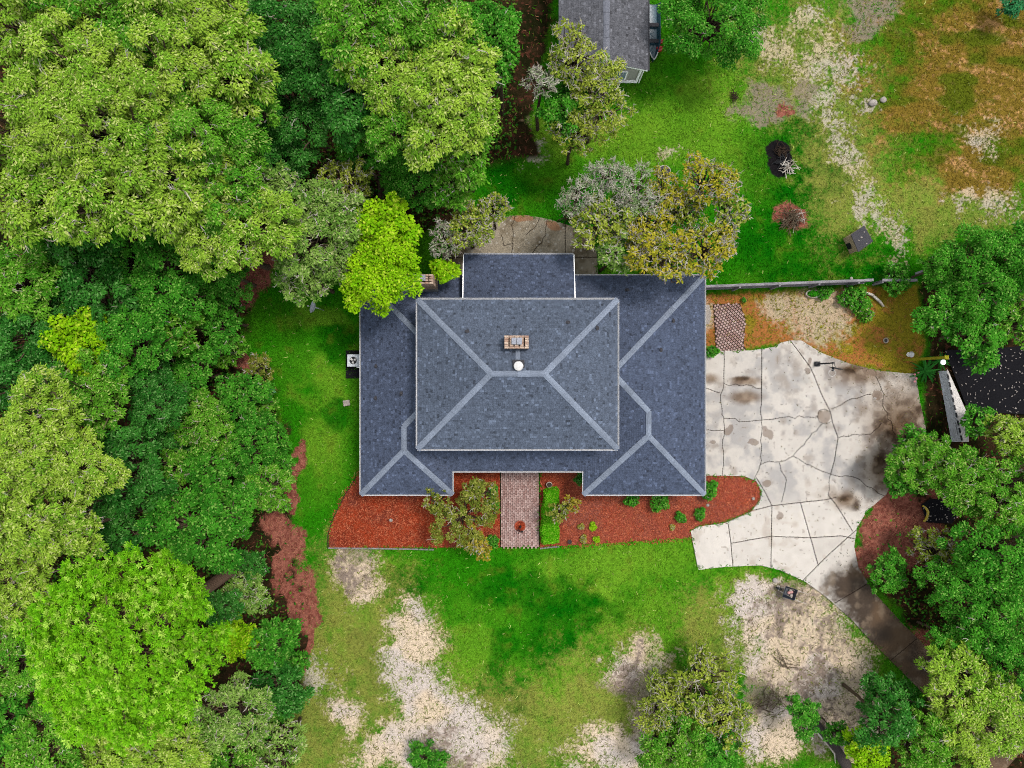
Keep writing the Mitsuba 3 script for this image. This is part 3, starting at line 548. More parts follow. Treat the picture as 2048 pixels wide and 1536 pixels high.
# chimneys
def brick_box(c, sx, sy, z0, z1, r, uvl):
    out = []; n = max(1, round((z1 - z0) / .085)); h = (z1 - z0) / n
    for i in range(n):
        for side in range(4):
            L = sx if side < 2 else sy; nb = max(1, round(L / .23)); bl = L / nb
            for b in range(nb):
                t = -L / 2 + bl * (b + .5); d = .05; lx_, ly_ = (bl - .014, .1) if side < 2 else (.1, bl - .014)
                p = [t, (-1 if side == 0 else 1) * (sy / 2 - d), 0] if side < 2 else [(-1 if side == 2 else 1) * (sx / 2 - d), t, 0]
                out.append(box((c[0] + p[0], c[1] + p[1], z0 + h * (i + .5)), (lx_, ly_, h - .013))); uvl.append(np.tile(r.random(2), (8, 1)))
    return out
def chimney(cx, cy, sx, sy, z0, z1, flues, cap_w):
    ch = put('chimney', box((cx, cy, (z0 + z1) / 2 - .02), (sx - .04, sy - .04, z1 - z0 - .05)), 'm_darkwood', parent=house); u = []
    b = brick_box((cx, cy), sx, sy, z0, z1, rh, u)
    for i in range(int(sx / .22)):                          # top course laid flat
        for j in range(int(sy / .11)):
            b.append(box((cx - sx / 2 + .12 + i * (sx - .22) / max(1, int(sx / .22) - 1), cy - sy / 2 + .06 + j * (sy - .12) / max(1, int(sy / .11) - 1), z1 + .02 + rh.uniform(-.012, .012)), (.19, .095, .06))); u.append(np.tile(rh.random(2), (8, 1)))
    put('bricks', cat_(b), 'm_chimney', parent=ch, uv=np.vstack(u), kind='stuff')
    for fx, fy, fw, fh in flues:
        put('flue_cap', cat_([box((cx + fx, cy + fy, z1 + .17), (fw, fh, .05), bev=.01), box((cx + fx, cy + fy, z1 + .10), (fw - .1, fh - .1, .1))]), 'm_flue', parent=ch)
    put('flashing', box((cx, cy - sy / 2 - .05, z0 + .28), (sx + .1, .12, .5)), 'm_deck', parent=ch)
cz = 7.6; s_ = (CAM_H - cz) / FOCAL
chimney((1033 - 1024) * s_, (768 - 684) * s_, 49 * s_, 26 * s_, 6.4, cz, [(-.13, .04, .25, .34), (.15, .04, .27, .36)], .6)
cz2 = 5.6; s_ = (CAM_H - cz2) / FOCAL
chimney((848 - 1024) * s_, (768 - 558) * s_, 36 * s_, 20 * s_, 2.9, cz2, [(-.16, .04, .52, .34)], .5)
# roof vent with its metal strip below the ridge, and small pipes
yv = (768 - 732) * .02585; zr = lambda y: ZU + PU * (YN - y)
v0 = np.array([(1037 - 1024) * .02585, yv, 0]); vz = zr(yv)
vent = put('roof_vent', cat_([lathe([(0, vz + .34), (.20, vz + .33), (.245, vz + .30), (.245, vz + .26), (.15, vz + .25), (.15, vz - .1)], 28, (v0[0], v0[1], 0))]), 'm_white_soft', parent=house, smooth=40)
put('base_plate', box((v0[0], v0[1] + .03, vz + .05), (.62, .6, .05), bev=.01), 'm_dark', parent=vent)
ya, yb = yv + .3, (768 - 698) * .02585
put('flashing_strip', (np.array([[v0[0] - .03 + sx_, y, zr(y) + h] for y in (ya, yb) for sx_, h in ((-.12, .035), (.12, .035), (.12, .0), (-.12, .0))]), np.array([[0, 1, 5, 4], [1, 2, 6, 5], [3, 0, 4, 7], [0, 3, 2, 1], [4, 5, 6, 7]])), 'm_cap', parent=up_roof, uv=np.full((8, 2), .4))
for px, py, up in ((934, 664, 1), (1137, 645, 1), (1195, 655, 1), (1258, 578, 0), (1347, 641, 0), (864, 786, 2), (749, 732, 2), (748, 797, 2), (804, 787, 2), (1320, 700, 0)):
    if up == 1:
        c = W(px, py, 6.6); z = ZU + PU * min(c[0] - X0, X1 - c[0], c[1] - YS, YN - c[1])
    else:
        c = W(px, py, 3.8); z = ZL + PL * min(c[0] - x0, x1 - c[0], yN - c[1])
    if up == 2 and px == 864: continue
    put('vent_pipe', lathe([(0, z + .16), (.055, z + .16), (.06, z + .12), (.06, z + .02), (.13, z + .03), (.15, z - .05)], 12, (c[0], c[1], 0)), 'm_dark', parent=house, smooth=40)


# ------------------------------------------------------------------ trees and shrubs
SPEC = {   # leaf colours as they show in full light; leaf length, width (m); how full the crown is; how many bare twigs show; clump size
    'pale':   dict(c=((160, 196, 66), (118, 172, 46), (206, 220, 128)), L=.175, w=.072, full=1.1, twig=.20, cl=(.115, .21), n=66),
    'mid':    dict(c=((108, 172, 46), (76, 146, 36), (172, 204, 104)), L=.17, w=.072, full=1.1, twig=.20, cl=(.115, .21), n=64),
    'dark':   dict(c=((70, 138, 50), (46, 110, 36), (116, 170, 90)), L=.17, w=.085, full=1.1, twig=.05, cl=(.14, .23), n=52),
    'green':  dict(c=((80, 158, 42), (52, 124, 32), (134, 190, 82)), L=.15, w=.085, full=1.1, twig=.04, cl=(.13, .22), n=52),
    'lime':   dict(c=((152, 204, 26), (116, 180, 18), (192, 222, 62)), L=.18, w=.12, full=1.25, twig=.0, cl=(.22, .34), n=30),
    'olive':  dict(c=((160, 176, 62), (122, 150, 46), (190, 198, 106)), L=.17, w=.09, full=.72, twig=1.3, cl=(.12, .21), n=40),
    'gold':   dict(c=((182, 174, 48), (144, 156, 42), (210, 192, 88)), L=.17, w=.095, full=.72, twig=1.4, cl=(.12, .21), n=40),
    'grey':   dict(c=((140, 178, 80), (104, 152, 56), (188, 204, 132)), L=.18, w=.075, full=.95, twig=.55, cl=(.13, .22), n=44),
    'ashen':  dict(c=((176, 186, 150), (110, 150, 80), (206, 208, 184)), L=.14, w=.06, full=.30, twig=2.4, cl=(.15, .26), n=24),
    'olive2': dict(c=((136, 146, 58), (104, 124, 40), (178, 174, 96)), L=.13, w=.085, full=1.0, twig=.5, cl=(.15, .25), n=24),
    'gold2':  dict(c=((170, 158, 50), (138, 136, 42), (196, 176, 88)), L=.13, w=.085, full=.9, twig=.5, cl=(.15, .25), n=24),
    'bluish': dict(c=((60, 140, 82), (44, 112, 66), (116, 174, 126)), L=.18, w=.10, full=1.0, twig=.1, cl=(.25, .4), n=20),
}
LEAF_GAIN = 1.45
def crown(seed, spec, R, hr):
    s = SPEC[spec]; r = np.random.default_rng(seed)
    nc = s['n']; C = []; lob = r.uniform(0, 2 * np.pi, 3)
    while len(C) < nc:                                     # clumps spread over an uneven dome
        d = unit(r, 24); d = d[d[:, 2] > -.25]
        a = np.arctan2(d[:, 1], d[:, 0]); k = 1 + .15 * np.cos(2 * a + lob[0]) + .12 * np.cos(3 * a + lob[1]) + .09 * np.cos(5 * a + lob[2])
        q = d * (R * k * r.uniform(.50, .88, len(d)))[:, None] * [1, 1, hr]
        if C: q = q[np.argmax(np.min(np.linalg.norm((q[:, None] - np.array(C)[None]) * [1, 1, .6], axis=2), axis=1))][None]
        C.append(q[0])
    C = np.array(C); C[:, 2] += R * r.normal(0, .13, nc); rc = R * r.uniform(*s['cl'], nc)
    per = s['full'] * 2.0 * np.pi / (s['L'] * s['w'] * .5)  # leaves per square metre of clump
    vs, cs, fs, nv = [], [], [], 0
    cols = [np.array(A(*c)) * LEAF_GAIN for c in s['c']]
    for c, q in zip(C, rc):
        n = max(14, int(per * q * q)); d = unit(r, n); d[:, 2] = np.abs(d[:, 2]) * np.where(r.random(n) < .9, 1, -.6)
        sub = d * (1 + .22 * np.sin(d[:, :1] * 7 + c[0] * 9) * np.cos(d[:, 1:2] * 7 + c[1] * 9))
        P = c + sub * q * (r.random(n) ** .28)[:, None] * [1, 1, .72]
        N = d * .62 + [0, 0, .70] + r.normal(0, .30, (n, 3)); N /= np.linalg.norm(N, axis=1, keepdims=True)
        D = d * [1, 1, .2] + (c / (R + 1e-6)) * .4 + r.normal(0, .45, (n, 3))
        v, f = leaves(P - D * s['L'] * .3, N, D, s['L'], s['w'], r)
        t = r.uniform(0, 1); base = cols[0] * (1 - t) + cols[1] * t
        k = r.random(n)[:, None]; col = np.where(k < .14, cols[2], base * (.78 + .5 * r.random((n, 1))))
        vs.append(v); fs.append(f + nv); nv += len(v); cs.append(np.repeat(col, 4, 0))
    limbs, twigs = [], []
    root = np.array([0, 0, -R * hr * .9]); w0 = .020 * R + .012
    for c, q in zip(C, rc):
        m = root * .45 + c * .5 * [1, 1, .6] + r.normal(0, .12 * R, 3) * [1, 1, .4]
        limbs.append(tube([root + r.normal(0, .02, 3), m, (m + c) / 2 + r.normal(0, .06 * R, 3), c + [0, 0, q * .1]], [w0 * 1.25, w0, w0 * .62, w0 * .3], 4, cap=False))
        for _ in range(r.poisson(s['twig'] * 3)):           # twigs that come through the leaves, bare at their ends
            a = c + unit(r, 1)[0] * q * .35; d = unit(r, 1)[0]; d[2] = abs(d[2]) * .55 + .12; p = [a]
            for _ in range(4):
                d = d + r.normal(0, .34, 3); d /= np.linalg.norm(d); p.append(p[-1] + d * q * .36)
            twigs.append(tube(p, np.linspace(.022, .009, 5) * (1 + .15 * R), 3, cap=False))
            for e in (p[2], p[3]):
                d2 = d + r.normal(0, .7, 3); d2 /= np.linalg.norm(d2)
                twigs.append(tube([e, e + d2 * q * .3, e + d2 * q * .55 + [0, 0, .05]], [.014, .011, .007], 3, cap=False))
    return (mikit.ply((np.vstack(vs), np.vstack(fs)), 'm_leaf', color=np.vstack(cs)), mikit.ply(cat_(limbs), 'm_limb', smooth=True),
            mikit.ply(cat_(twigs), 'm_bark', smooth=True) if twigs else None)
def pine(seed, R, hr):
    r = np.random.default_rng(seed); C = []; nb = 125; vs, fs, cs, limbs = [], [], [], []; nv = 0
    while len(C) < nb:
        d = unit(r, 20); d = d[d[:, 2] > -.4]; q = d * (R * r.uniform(.55, .97, len(d)))[:, None] * [1, 1, hr]
        if C: q = q[np.argmax(np.min(np.linalg.norm(q[:, None] - np.array(C)[None], axis=2), axis=1))][None]
        C.append(q[0])
    C += [np.array([R * .16 * math.cos(g), R * .16 * math.sin(g), R * hr * .9]) for g in np.arange(5) * 1.257] + [np.array([R * .36 * math.cos(g), R * .36 * math.sin(g), R * hr * .8]) for g in np.arange(9) * .698]
    root = np.array([0, 0, 0.]); col = [np.array(A(*c)) * LEAF_GAIN * 1.1 for c in ((144, 212, 40), (110, 190, 28), (186, 232, 90))]
    for c in C:
        q = R * r.uniform(.115, .19); base = np.array([0, 0, c[2] - .25 * np.linalg.norm(c[:2])])
        limbs.append(tube([base, base * .5 + c * .5 + r.normal(0, .1, 3), c - [0, 0, .12]], [.06, .04, .015], 5, cap=False))
        for _ in range(int(46 * (q / .65) ** 2)):           # pom-poms of needles
            d = unit(r, 1)[0]; d[2] = abs(d[2]); p = c + d * q * r.random() ** .4 * [1, 1, .6]
            n = 16; e = unit(r, n); e[:, 2] = np.abs(e[:, 2]) * .8 + .12
            side = np.cross(e, unit(r, n)); side /= np.linalg.norm(side, axis=1, keepdims=True)
            Lg = r.uniform(.13, .2); w = .042
            v = np.stack([p - side * w * .5, p + side * w * .5, p + e * Lg + side * w * .36, p + e * Lg - side * w * .36], 1).reshape(-1, 3)
            b = np.arange(n)[:, None] * 4
            vs.append(v); fs.append(np.vstack([b + [0, 1, 2], b + [0, 2, 3]]) + nv); nv += len(v)
            t = r.random(); k = col[0] * (1 - t) + col[1] * t if r.random() > .2 else col[2]
            cs.append(np.tile(k * r.uniform(.85, 1.15), (len(v), 1)))
    return mikit.ply((np.vstack(vs), np.vstack(fs)), 'm_leaf', color=np.vstack(cs)), cat_(limbs)
CACHE = {}
def get_crown(spec, R, variant):
    size = min((.55, .9, 1.5, 2.3, 3.2, 4.0), key=lambda q: abs(math.log(q / R)))
    k = (spec, size, variant)
    if k not in CACHE: CACHE[k] = crown(hash_(k), spec, size, .62 if size > 1 else .75)
    return CACHE[k], size
def hash_(k): return sum((i + 1) * ord(c) for i, c in enumerate(str(k))) * 7 % 99991
rt = np.random.default_rng(33)
def tree(px, py, rpx, h, spec, label, name='tree', cat='tree', group=None, base=None, flat_=1.0, nvar=2):
    """px, py: where the crown shows in the survey photo; rpx its radius there; h: height of its top"""
    R0 = rpx * (CAM_H - h * .8) / FOCAL; zc = max(h - R0 * .72, h * .42)
    c = W(px, py, zc); R = rpx * (CAM_H - zc) / FOCAL * 1.04
    (ply_, limbs, twigs), size = get_crown(spec, R, int(rt.integers(nvar))); k = R / size
    t = thing(name, label, cat, group); a = rt.uniform(0, 360); sz = k * rt.uniform(.9, 1.1) * flat_
    M = T().translate([float(x) for x in c]).rotate([0, 0, 1], float(a)).scale([float(k * rt.uniform(.94, 1.06)), float(k * rt.uniform(.94, 1.06)), float(sz)])
    put('crown', ply_, None, parent=t, to_world=M); put('limbs', limbs, None, parent=t, to_world=M)
    if twigs: put('twigs', twigs, None, parent=t, to_world=M, kind='stuff')
    bx, by = (c[0], c[1]) if base is None else W(*base)[:2]
    top = c + [0, 0, -R * .5]; w = .012 * h + .02 * R
    put('trunk', tube([(bx, by, -.15), (bx + (top[0] - bx) * .3 + rt.normal(0, .1), by + (top[1] - by) * .3 + rt.normal(0, .1), top[2] * .4), top], [w * 1.2, w * .85, w * .55], 8), 'm_limb', parent=t, smooth=True)
    return t
G = 'trees of the wood left of the house'; GR = 'trees of the wood right of the drive'
for a in [
    # left wood, top rows
    (60, 60, 135, 14.5, 'pale', 'pale yellow green oak in the top left corner of the photo'),
    (215, 40, 120, 14, 'mid', 'mid green oak at the top edge, second crown from the left corner'),
    (370, 40, 125, 13.5, 'pale', 'pale oak at the top edge above the dark tree gap'),
    (150, 165, 130, 15, 'pale', 'tall pale oak with bare limbs just inside the top left corner'),
    (300, 150, 120, 14.5, 'pale', 'pale yellow green oak right of the dark canopy gap at upper left'),
    (450, 130, 110, 13, 'pale', 'pale oak whose rounded crown ends against the dark green tree'),
    (60, 270, 130, 14, 'pale', 'pale green oak on the left edge below the top corner'),
    (215, 270, 125, 15, 'pale', 'large pale oak in the middle of the upper left wood'),
    (360, 260, 115, 13.5, 'mid', 'mid green oak with pale sprays between two paler oaks'),
    (480, 240, 85, 11.5, 'mid', 'mid green oak leaning towards the dark hollow of the wood'),
    (70, 390, 105, 13, 'pale', 'pale oak on the left edge with a long bare grey limb'),
    (200, 385, 115, 14, 'pale', 'pale oak above the dark green hollow of the wood'),
    (340, 370, 110, 13, 'pale', 'pale oak with many fine leaf sprays left of the sloping crowns'),
    (450, 370, 90, 12, 'mid', 'mid green oak with pale tips beside the wood path'),
    (500, 455, 90, 11.5, 'pale', 'pale oak over the lawn edge above the straw patch'),
    (400, 470, 80, 11, 'pale', 'pale oak at the lower rim of the upper left canopy'),
    (600, 80, 110, 10, 'dark', 'dark green tree in the upper wood between two paler groups'),
    (590, 210, 105, 9, 'dark', 'dark green tree filling the shaded hollow left of the wood path'),
    (540, 310, 80, 8, 'dark', 'low dark green tree left of the brown wood path'),
    (560, 400, 70, 9.5, 'grey', 'grey green tree with thin crown at the foot of the wood path'),
    (625, 475, 80, 9, 'grey', 'thin grey green tree at the lawn edge above the satellite dish'),
    (665, 420, 62, 8.5, 'grey', 'sparse grey tree beside the dark fence rail'),
    (610, 555, 58, 7, 'grey', 'grey green tree tip hanging over the lawn by the satellite dish'),
    (690, 520, 50, 7.5, 'grey', 'small grey green tree between dish and lime maple'),
    # top middle
    (730, 50, 105, 13, 'mid', 'mid green oak at the top edge right of the dark tree'),
    (850, 45, 95, 13, 'mid', 'mid green oak at the top edge with a fan of grey limbs'),
    (700, 185, 85, 11, 'dark', 'dark grey green tree with white twigs above the fence rail'),
    (765, 140, 85, 12.5, 'pale', 'pale oak between the dark twiggy tree and the bright crown'),
    (900, 150, 105, 13, 'pale', 'bright yellow green oak nearest the bare earth by the outbuilding'),
    (895, 245, 90, 12.5, 'pale', 'bright yellow green oak over the back lawn corner'),
    (800, 240, 75, 11.5, 'mid', 'mid green oak right of the fence rail'),
    (925, 285, 70, 10, 'mid', 'mid green oak hanging over the back lawn'),
    (985, 55, 58, 9, 'green', 'bright green tree on the top edge left of the bare earth'),
    (1000, 120, 42, 8, 'green', 'small bright green tree beside the bare earth strip'),
    (720, 305, 48, 7, 'green', 'small bright green tree left of the fence rail'),
    (690, 360, 50, 7.5, 'olive', 'olive twiggy tree left of the fence rail foot'),
    (840, 365, 66, 7, 'green', 'bright green tree right of the fence rail foot'),
    (790, 345, 40, 6, 'green', 'small green tree squeezed behind the bright green one at the fence'),
    (900, 378, 42, 7.5, 'mid', 'small round mid green tree with a bare forked limb on the back lawn'),
    # by the house
    (778, 462, 62, 8.5, 'lime', 'upper lime yellow maple crown behind the left chimney'),
    (764, 556, 74, 8.6, 'lime', 'large lime yellow maple overhanging the left corner of the roof'),
    (888, 540, 27, 5.4, 'lime', 'small lime maple crown right of the left chimney'),
    (935, 455, 52, 6.5, 'olive', 'olive tree with white bare twigs left of the patio'),
    (890, 480, 36, 6, 'ashen', 'nearly bare twiggy tree by the patio corner'),
    (985, 415, 34, 6, 'olive', 'small olive tree with bare twigs above the patio edge'),
    # by the outbuilding
    (1150, 110, 62, 8, 'olive', 'olive tree touching the left slope of the outbuilding roof'),
    (1200, 205, 72, 7.5, 'olive', 'olive brown tree on the back lawn below the outbuilding'),
    (1130, 215, 62, 6.5, 'green', 'green tree with white branches left of the outbuilding'),
    (1150, 270, 48, 6, 'olive', 'low olive tree nearest the back lawn'),
    (1210, 140, 30, 6.5, 'grey', 'grey thin tree tip in front of the outbuilding window'),
    (1085, 165, 34, 7.5, 'ashen', 'bare white branched tree over the brown earth'),
    (1418, 40, 98, 6, 'green', 'dense bright green tree right of the outbuilding roof'),
    # over the patio
    (1160, 385, 44, 7, 'ashen', 'bleached bare tree left over the back lawn'),
    (1222, 350, 44, 7.2, 'ashen', 'bleached twiggy tree topmost above the patio'),
    (1275, 385, 50, 7, 'ashen', 'bleached tree with crooked limbs beside the old tyre'),
    (1205, 450, 60, 7, 'olive', 'olive green tree over the right end of the patio'),
    (1225, 510, 36, 6, 'grey', 'small grey green tree between patio and roof'),
    (1330, 380, 42, 6.5, 'gold', 'golden brown tree below the old tyre'),
    (1415, 365, 58, 7.5, 'gold', 'golden tree with bare top limbs on the back lawn'),
    (1290, 455, 50, 6.5, 'gold', 'golden olive tree in the middle of the lawn grove'),
    (1320, 515, 58, 7.5, 'gold', 'golden tree overhanging the back right roof eave'),
    (1410, 500, 62, 7.2, 'gold', 'golden tree right of the one overhanging the roof'),
    (1368, 425, 50, 5.8, 'olive', 'olive tree inside the ring of golden lawn trees'),
    (1340, 428, 20, 4.5, 'green', 'small bright green tree inside the ring of golden lawn trees'),
    (1250, 430, 46, 6.2, 'grey', 'grey green tree between the bleached trees and the golden ones'),
    (1460, 430, 40, 6.8, 'olive', 'olive twiggy tree at the right end of the lawn grove'),
    # left wood, middle
    (45, 565, 90, 9, 'mid', 'yellow green tree on the left edge below the dark hollow'),
    (180, 560, 95, 8.5, 'dark', 'dark green tree below the hollow of the left wood'),
    (120, 480, 80, 8, 'green', 'green tree in the dark hollow of the left wood'),
    (250, 500, 90, 7.5, 'green', 'bright green low tree in the hollow below the pale oaks'),
    (340, 560, 85, 8, 'green', 'green tree between hollow and lawn wood edge'),
    (440, 545, 66, 6.5, 'green', 'green tree at the wood edge left of the straw patch'),
    (440, 640, 50, 5, 'green', 'low green tree at the wood edge above the small straw gap'),
    (340, 650, 62, 6.5, 'mid', 'yellowish low tree beside the black gap in the wood'),
    (60, 660, 78, 8, 'dark', 'dark green tree on the left edge in the middle of the photo'),
    (165, 690, 66, 8.5, 'lime', 'yellow green tree standing out in the middle left wood'),
    (260, 690, 80, 8.5, 'green', 'vivid green tree right of the yellow green one'),
    (55, 760, 80, 8, 'dark', 'dark blue green tree on the left edge under the middle'),
    (190, 780, 85, 9, 'mid', 'olive green tree above the pale lower left group'),
    (315, 790, 66, 7, 'dark', 'dark tree with dead branches in the middle left wood'),
    (85, 840, 88, 11, 'pale', 'pale olive oak with white forked branches near the left edge'),
    (60, 935, 80, 11, 'pale', 'pale yellow oak on the left edge below the forked one'),
    (165, 930, 75, 10.5, 'pale', 'pale yellow oak right of the left edge oaks'),
    (55, 1050, 90, 11, 'pale', 'pale yellow oak on the left edge above the pine'),
    (150, 1060, 60, 10, 'pale', 'small pale oak just above the pine crown'),
    (260, 940, 85, 8, 'dark', 'grey green round tree in the lower left wood'),
    (230, 1060, 58, 6.5, 'dark', 'shaded dark tree between pale oaks and bright green tree'),
    (35, 1170, 75, 10, 'pale', 'pale oak on the left edge beside the pine'),
    (385, 745, 55, 5, 'green', 'low green bush tree in the middle of the left thicket'),
    (405, 850, 66, 5.5, 'mid', 'brownish green low tree in the left thicket'),
    (480, 790, 52, 4, 'green', 'low green thicket tree left of the bluish bush'),
    (500, 890, 66, 4.5, 'green', 'broad low green tree along the lawn edge of the thicket'),
    (420, 950, 60, 5, 'green', 'green tree below the brownish one in the thicket'),
    (530, 970, 46, 4, 'mid', 'small green tree at the thicket corner above the straw'),
    (400, 1055, 92, 7.5, 'green', 'bright green round tree above the pine trunk'),
    (480, 1010, 40, 5, 'green', 'small vivid green tree beside the straw border'),
    (545, 880, 36, 2.6, 'green', 'low green bush tree on the lawn edge left of the roof'),
    (560, 930, 28, 2.2, 'green', 'low green bush at the narrowest point of the left lawn'),
    (545, 1000, 32, 2.4, 'mid', 'low mixed green bush beside the straw border'),
    (500, 960, 40, 3.0, 'green', 'green bush tree between thicket and straw border'),
    (455, 700, 36, 2.6, 'mid', 'low brownish green bush at the small straw gap'),
    (520, 735, 30, 2.2, 'olive2', 'low olive bush at the lawn edge above the bluish bush'),
    (440, 900, 50, 4.0, 'green', 'green thicket tree between two brownish low trees'),
    (350, 860, 55, 4.5, 'dark', 'dark thicket tree in front of the black gap'),
    (330, 940, 55, 5.0, 'mid', 'grey green thicket tree right of the round grey green tree'),
    (530, 830, 32, 2.4, 'mid', 'low green bush under the bluish bush'),
    (505, 1130, 34, 2.6, 'dark', 'dark bush at the foot of the pine trunk'),
    (470, 1270, 44, 4.0, 'lime', 'small lime green tree at the right end of the pine crown'),
    (590, 1330, 30, 2.4, 'green', 'low bright bush at the left edge of the front lawn'),
    (530, 1440, 44, 4.0, 'green', 'green tree between the dark twiggy tree and the bottom edge'),
    (300, 620, 60, 6.0, 'green', 'green tree above the vivid green one in the middle wood'),
    (400, 600, 50, 5.0, 'mid', 'mid green low tree in the wood left of the lawn'),
    # around and below the pine
    (495, 1185, 44, 3.5, 'grey', 'dusky twiggy shrub right of the pine trunk'),
    (545, 1285, 55, 4.5, 'green', 'bright green round tree between pine and front lawn'),
    (560, 1375, 58, 4.5, 'dark', 'dark green tree with white twigs on the front lawn edge'),
    (440, 1215, 40, 5, 'dark', 'dark shaded tree under the right side of the pine'),
    (470, 1430, 80, 8, 'grey', 'grey green tree below the pine at the bottom'),
    (350, 1490, 80, 8, 'pale', 'pale grey oak on the bottom edge below the pine'),
    (235, 1500, 75, 8, 'pale', 'pale oak on the bottom edge near the lower left corner'),
    (100, 1480, 85, 9, 'mid', 'mid green tree in the bottom left corner'),
    (30, 1330, 75, 9, 'mid', 'mid green tree on the left edge beside the lower pine crown'),
    (20, 1440, 60, 7, 'green', 'bright green tree at the left edge above the bottom corner'),
    (560, 1500, 58, 5, 'grey', 'grey green tree on the bottom edge by the lawn'),
    (455, 1520, 55, 6, 'mid', 'mid green tree on the bottom edge left of the lawn')]:
    tree(*a, group=None)
for a in [
    (1400, 1375, 84, 4.0, 'olive', 'olive brown tree on the bottom lawn left of the sand'),
    (1325, 1405, 62, 3.5, 'olive', 'small olive tree at the edge of the bottom sand'),
    (1450, 1445, 60, 4.0, 'olive', 'twiggy olive tree standing nearest the fallen log'),
    (1350, 1485, 74, 4.0, 'mid', 'mid green tree with white dead limbs on the bottom edge'),
    (1440, 1515, 48, 4, 'green', 'green tree on the bottom edge left of the fallen log'),
    (1608, 1432, 40, 3.5, 'green', 'small bright green tree over the fallen log'),
    (1675, 1468, 26, 2.5, 'green', 'tiny green tree right of the fallen log'),
    (1735, 1505, 46, 4, 'lime', 'bright yellow green tree on the bottom edge by the log'),
    (1772, 1392, 50, 3.6, 'dark', 'dark green tree over the end of the sand by the drive'),
    (1770, 1445, 55, 6, 'dark', 'dark thin tree below the drive over white sand'),
    (1922, 1372, 86, 5.6, 'pale', 'tall pale yellow green tree at the foot of the drive'),
    (1960, 1440, 95, 5.6, 'pale', 'pale green tree in the bottom right corner'),
    (1850, 1480, 70, 5.0, 'mid', 'mid green tree on the bottom edge under the pale one'),
    (2020, 1320, 66, 5.0, 'green', 'green tree on the right edge above the bottom corner'),
    (1905, 1285, 42, 4.3, 'green', 'small green tree leaning over the wet drive'),
    (1915, 1178, 68, 5.0, 'green', 'green tree with pale leaves beside the wet drive'),
    (1985, 1230, 75, 5.6, 'green', 'dense green tree on the right edge beside the drive'),
    (1990, 1110, 85, 5.9, 'green', 'large green tree on the right edge below the white ramp'),
    (1775, 1145, 42, 2.5, 'green', 'round green shrub tree with yellow leaves at the drive bend'),
    (1870, 1100, 50, 3.1, 'olive', 'olive understory tree below the black tarp'),
    (2010, 985, 75, 5.6, 'mid', 'mid green tree on the right edge below the black pond cover'),
    (1920, 955, 72, 5.0, 'mid', 'grey green tree with white limbs right of the parking court'),
    (1840, 925, 62, 4.0, 'mid', 'olive green tree overhanging the stained parking court'),
    (1820, 890, 36, 2.5, 'green', 'small green tree at the right corner of the parking court'),
    (1800, 965, 30, 2.5, 'green', 'bright little green tree at the court edge above the straw'),
    (1955, 840, 32, 3.1, 'green', 'small green tree right of the white ramp'),
    (2025, 875, 48, 4.3, 'pale', 'pale green tree on the right edge beside the tarp'),
    (1950, 560, 95, 5.6, 'green', 'dense green tree at the end of the plank fence'),
    (2020, 520, 70, 5.6, 'green', 'green tree on the right edge above the fence line'),
    (1895, 620, 60, 4.7, 'green', 'bright green tree overhanging the orange side yard'),
    (1960, 670, 62, 5.0, 'green', 'green tree just above the black pond cover'),
    (2030, 640, 55, 5.0, 'mid', 'yellowish green tree on the right edge above the pond cover'),
    (1880, 540, 40, 3.7, 'green', 'small green tree beside the plank fence end'),
    (2025, 8, 26, 2, 'bluish', 'small bluish tree in the top right corner')]:
    tree(*a, group=None)
# the tall pine
px_, py_, zt = 255, 1292, 13.4
t = thing('pine_tree', 'tall lime green pine with its bare trunk leaning to the upper right', 'tree')
c = W(px_, py_, zt); pl, lm = pine(5, 4.15, .62)
M = T().translate([float(x) for x in c]); put('crown', pl, None, parent=t, to_world=M)
b = W(492, 1120, 0); lv = lm[0] + c
put('trunk', cat_([(lv, lm[1]), tube([b + [0, 0, -.2], b * .72 + c * .28 + [0, 0, 0], c * .75 + b * .25, c + [0, 0, 1.6]], [.42, .34, .24, .08], 10)]), 'm_pine_bark', parent=t, smooth=True)
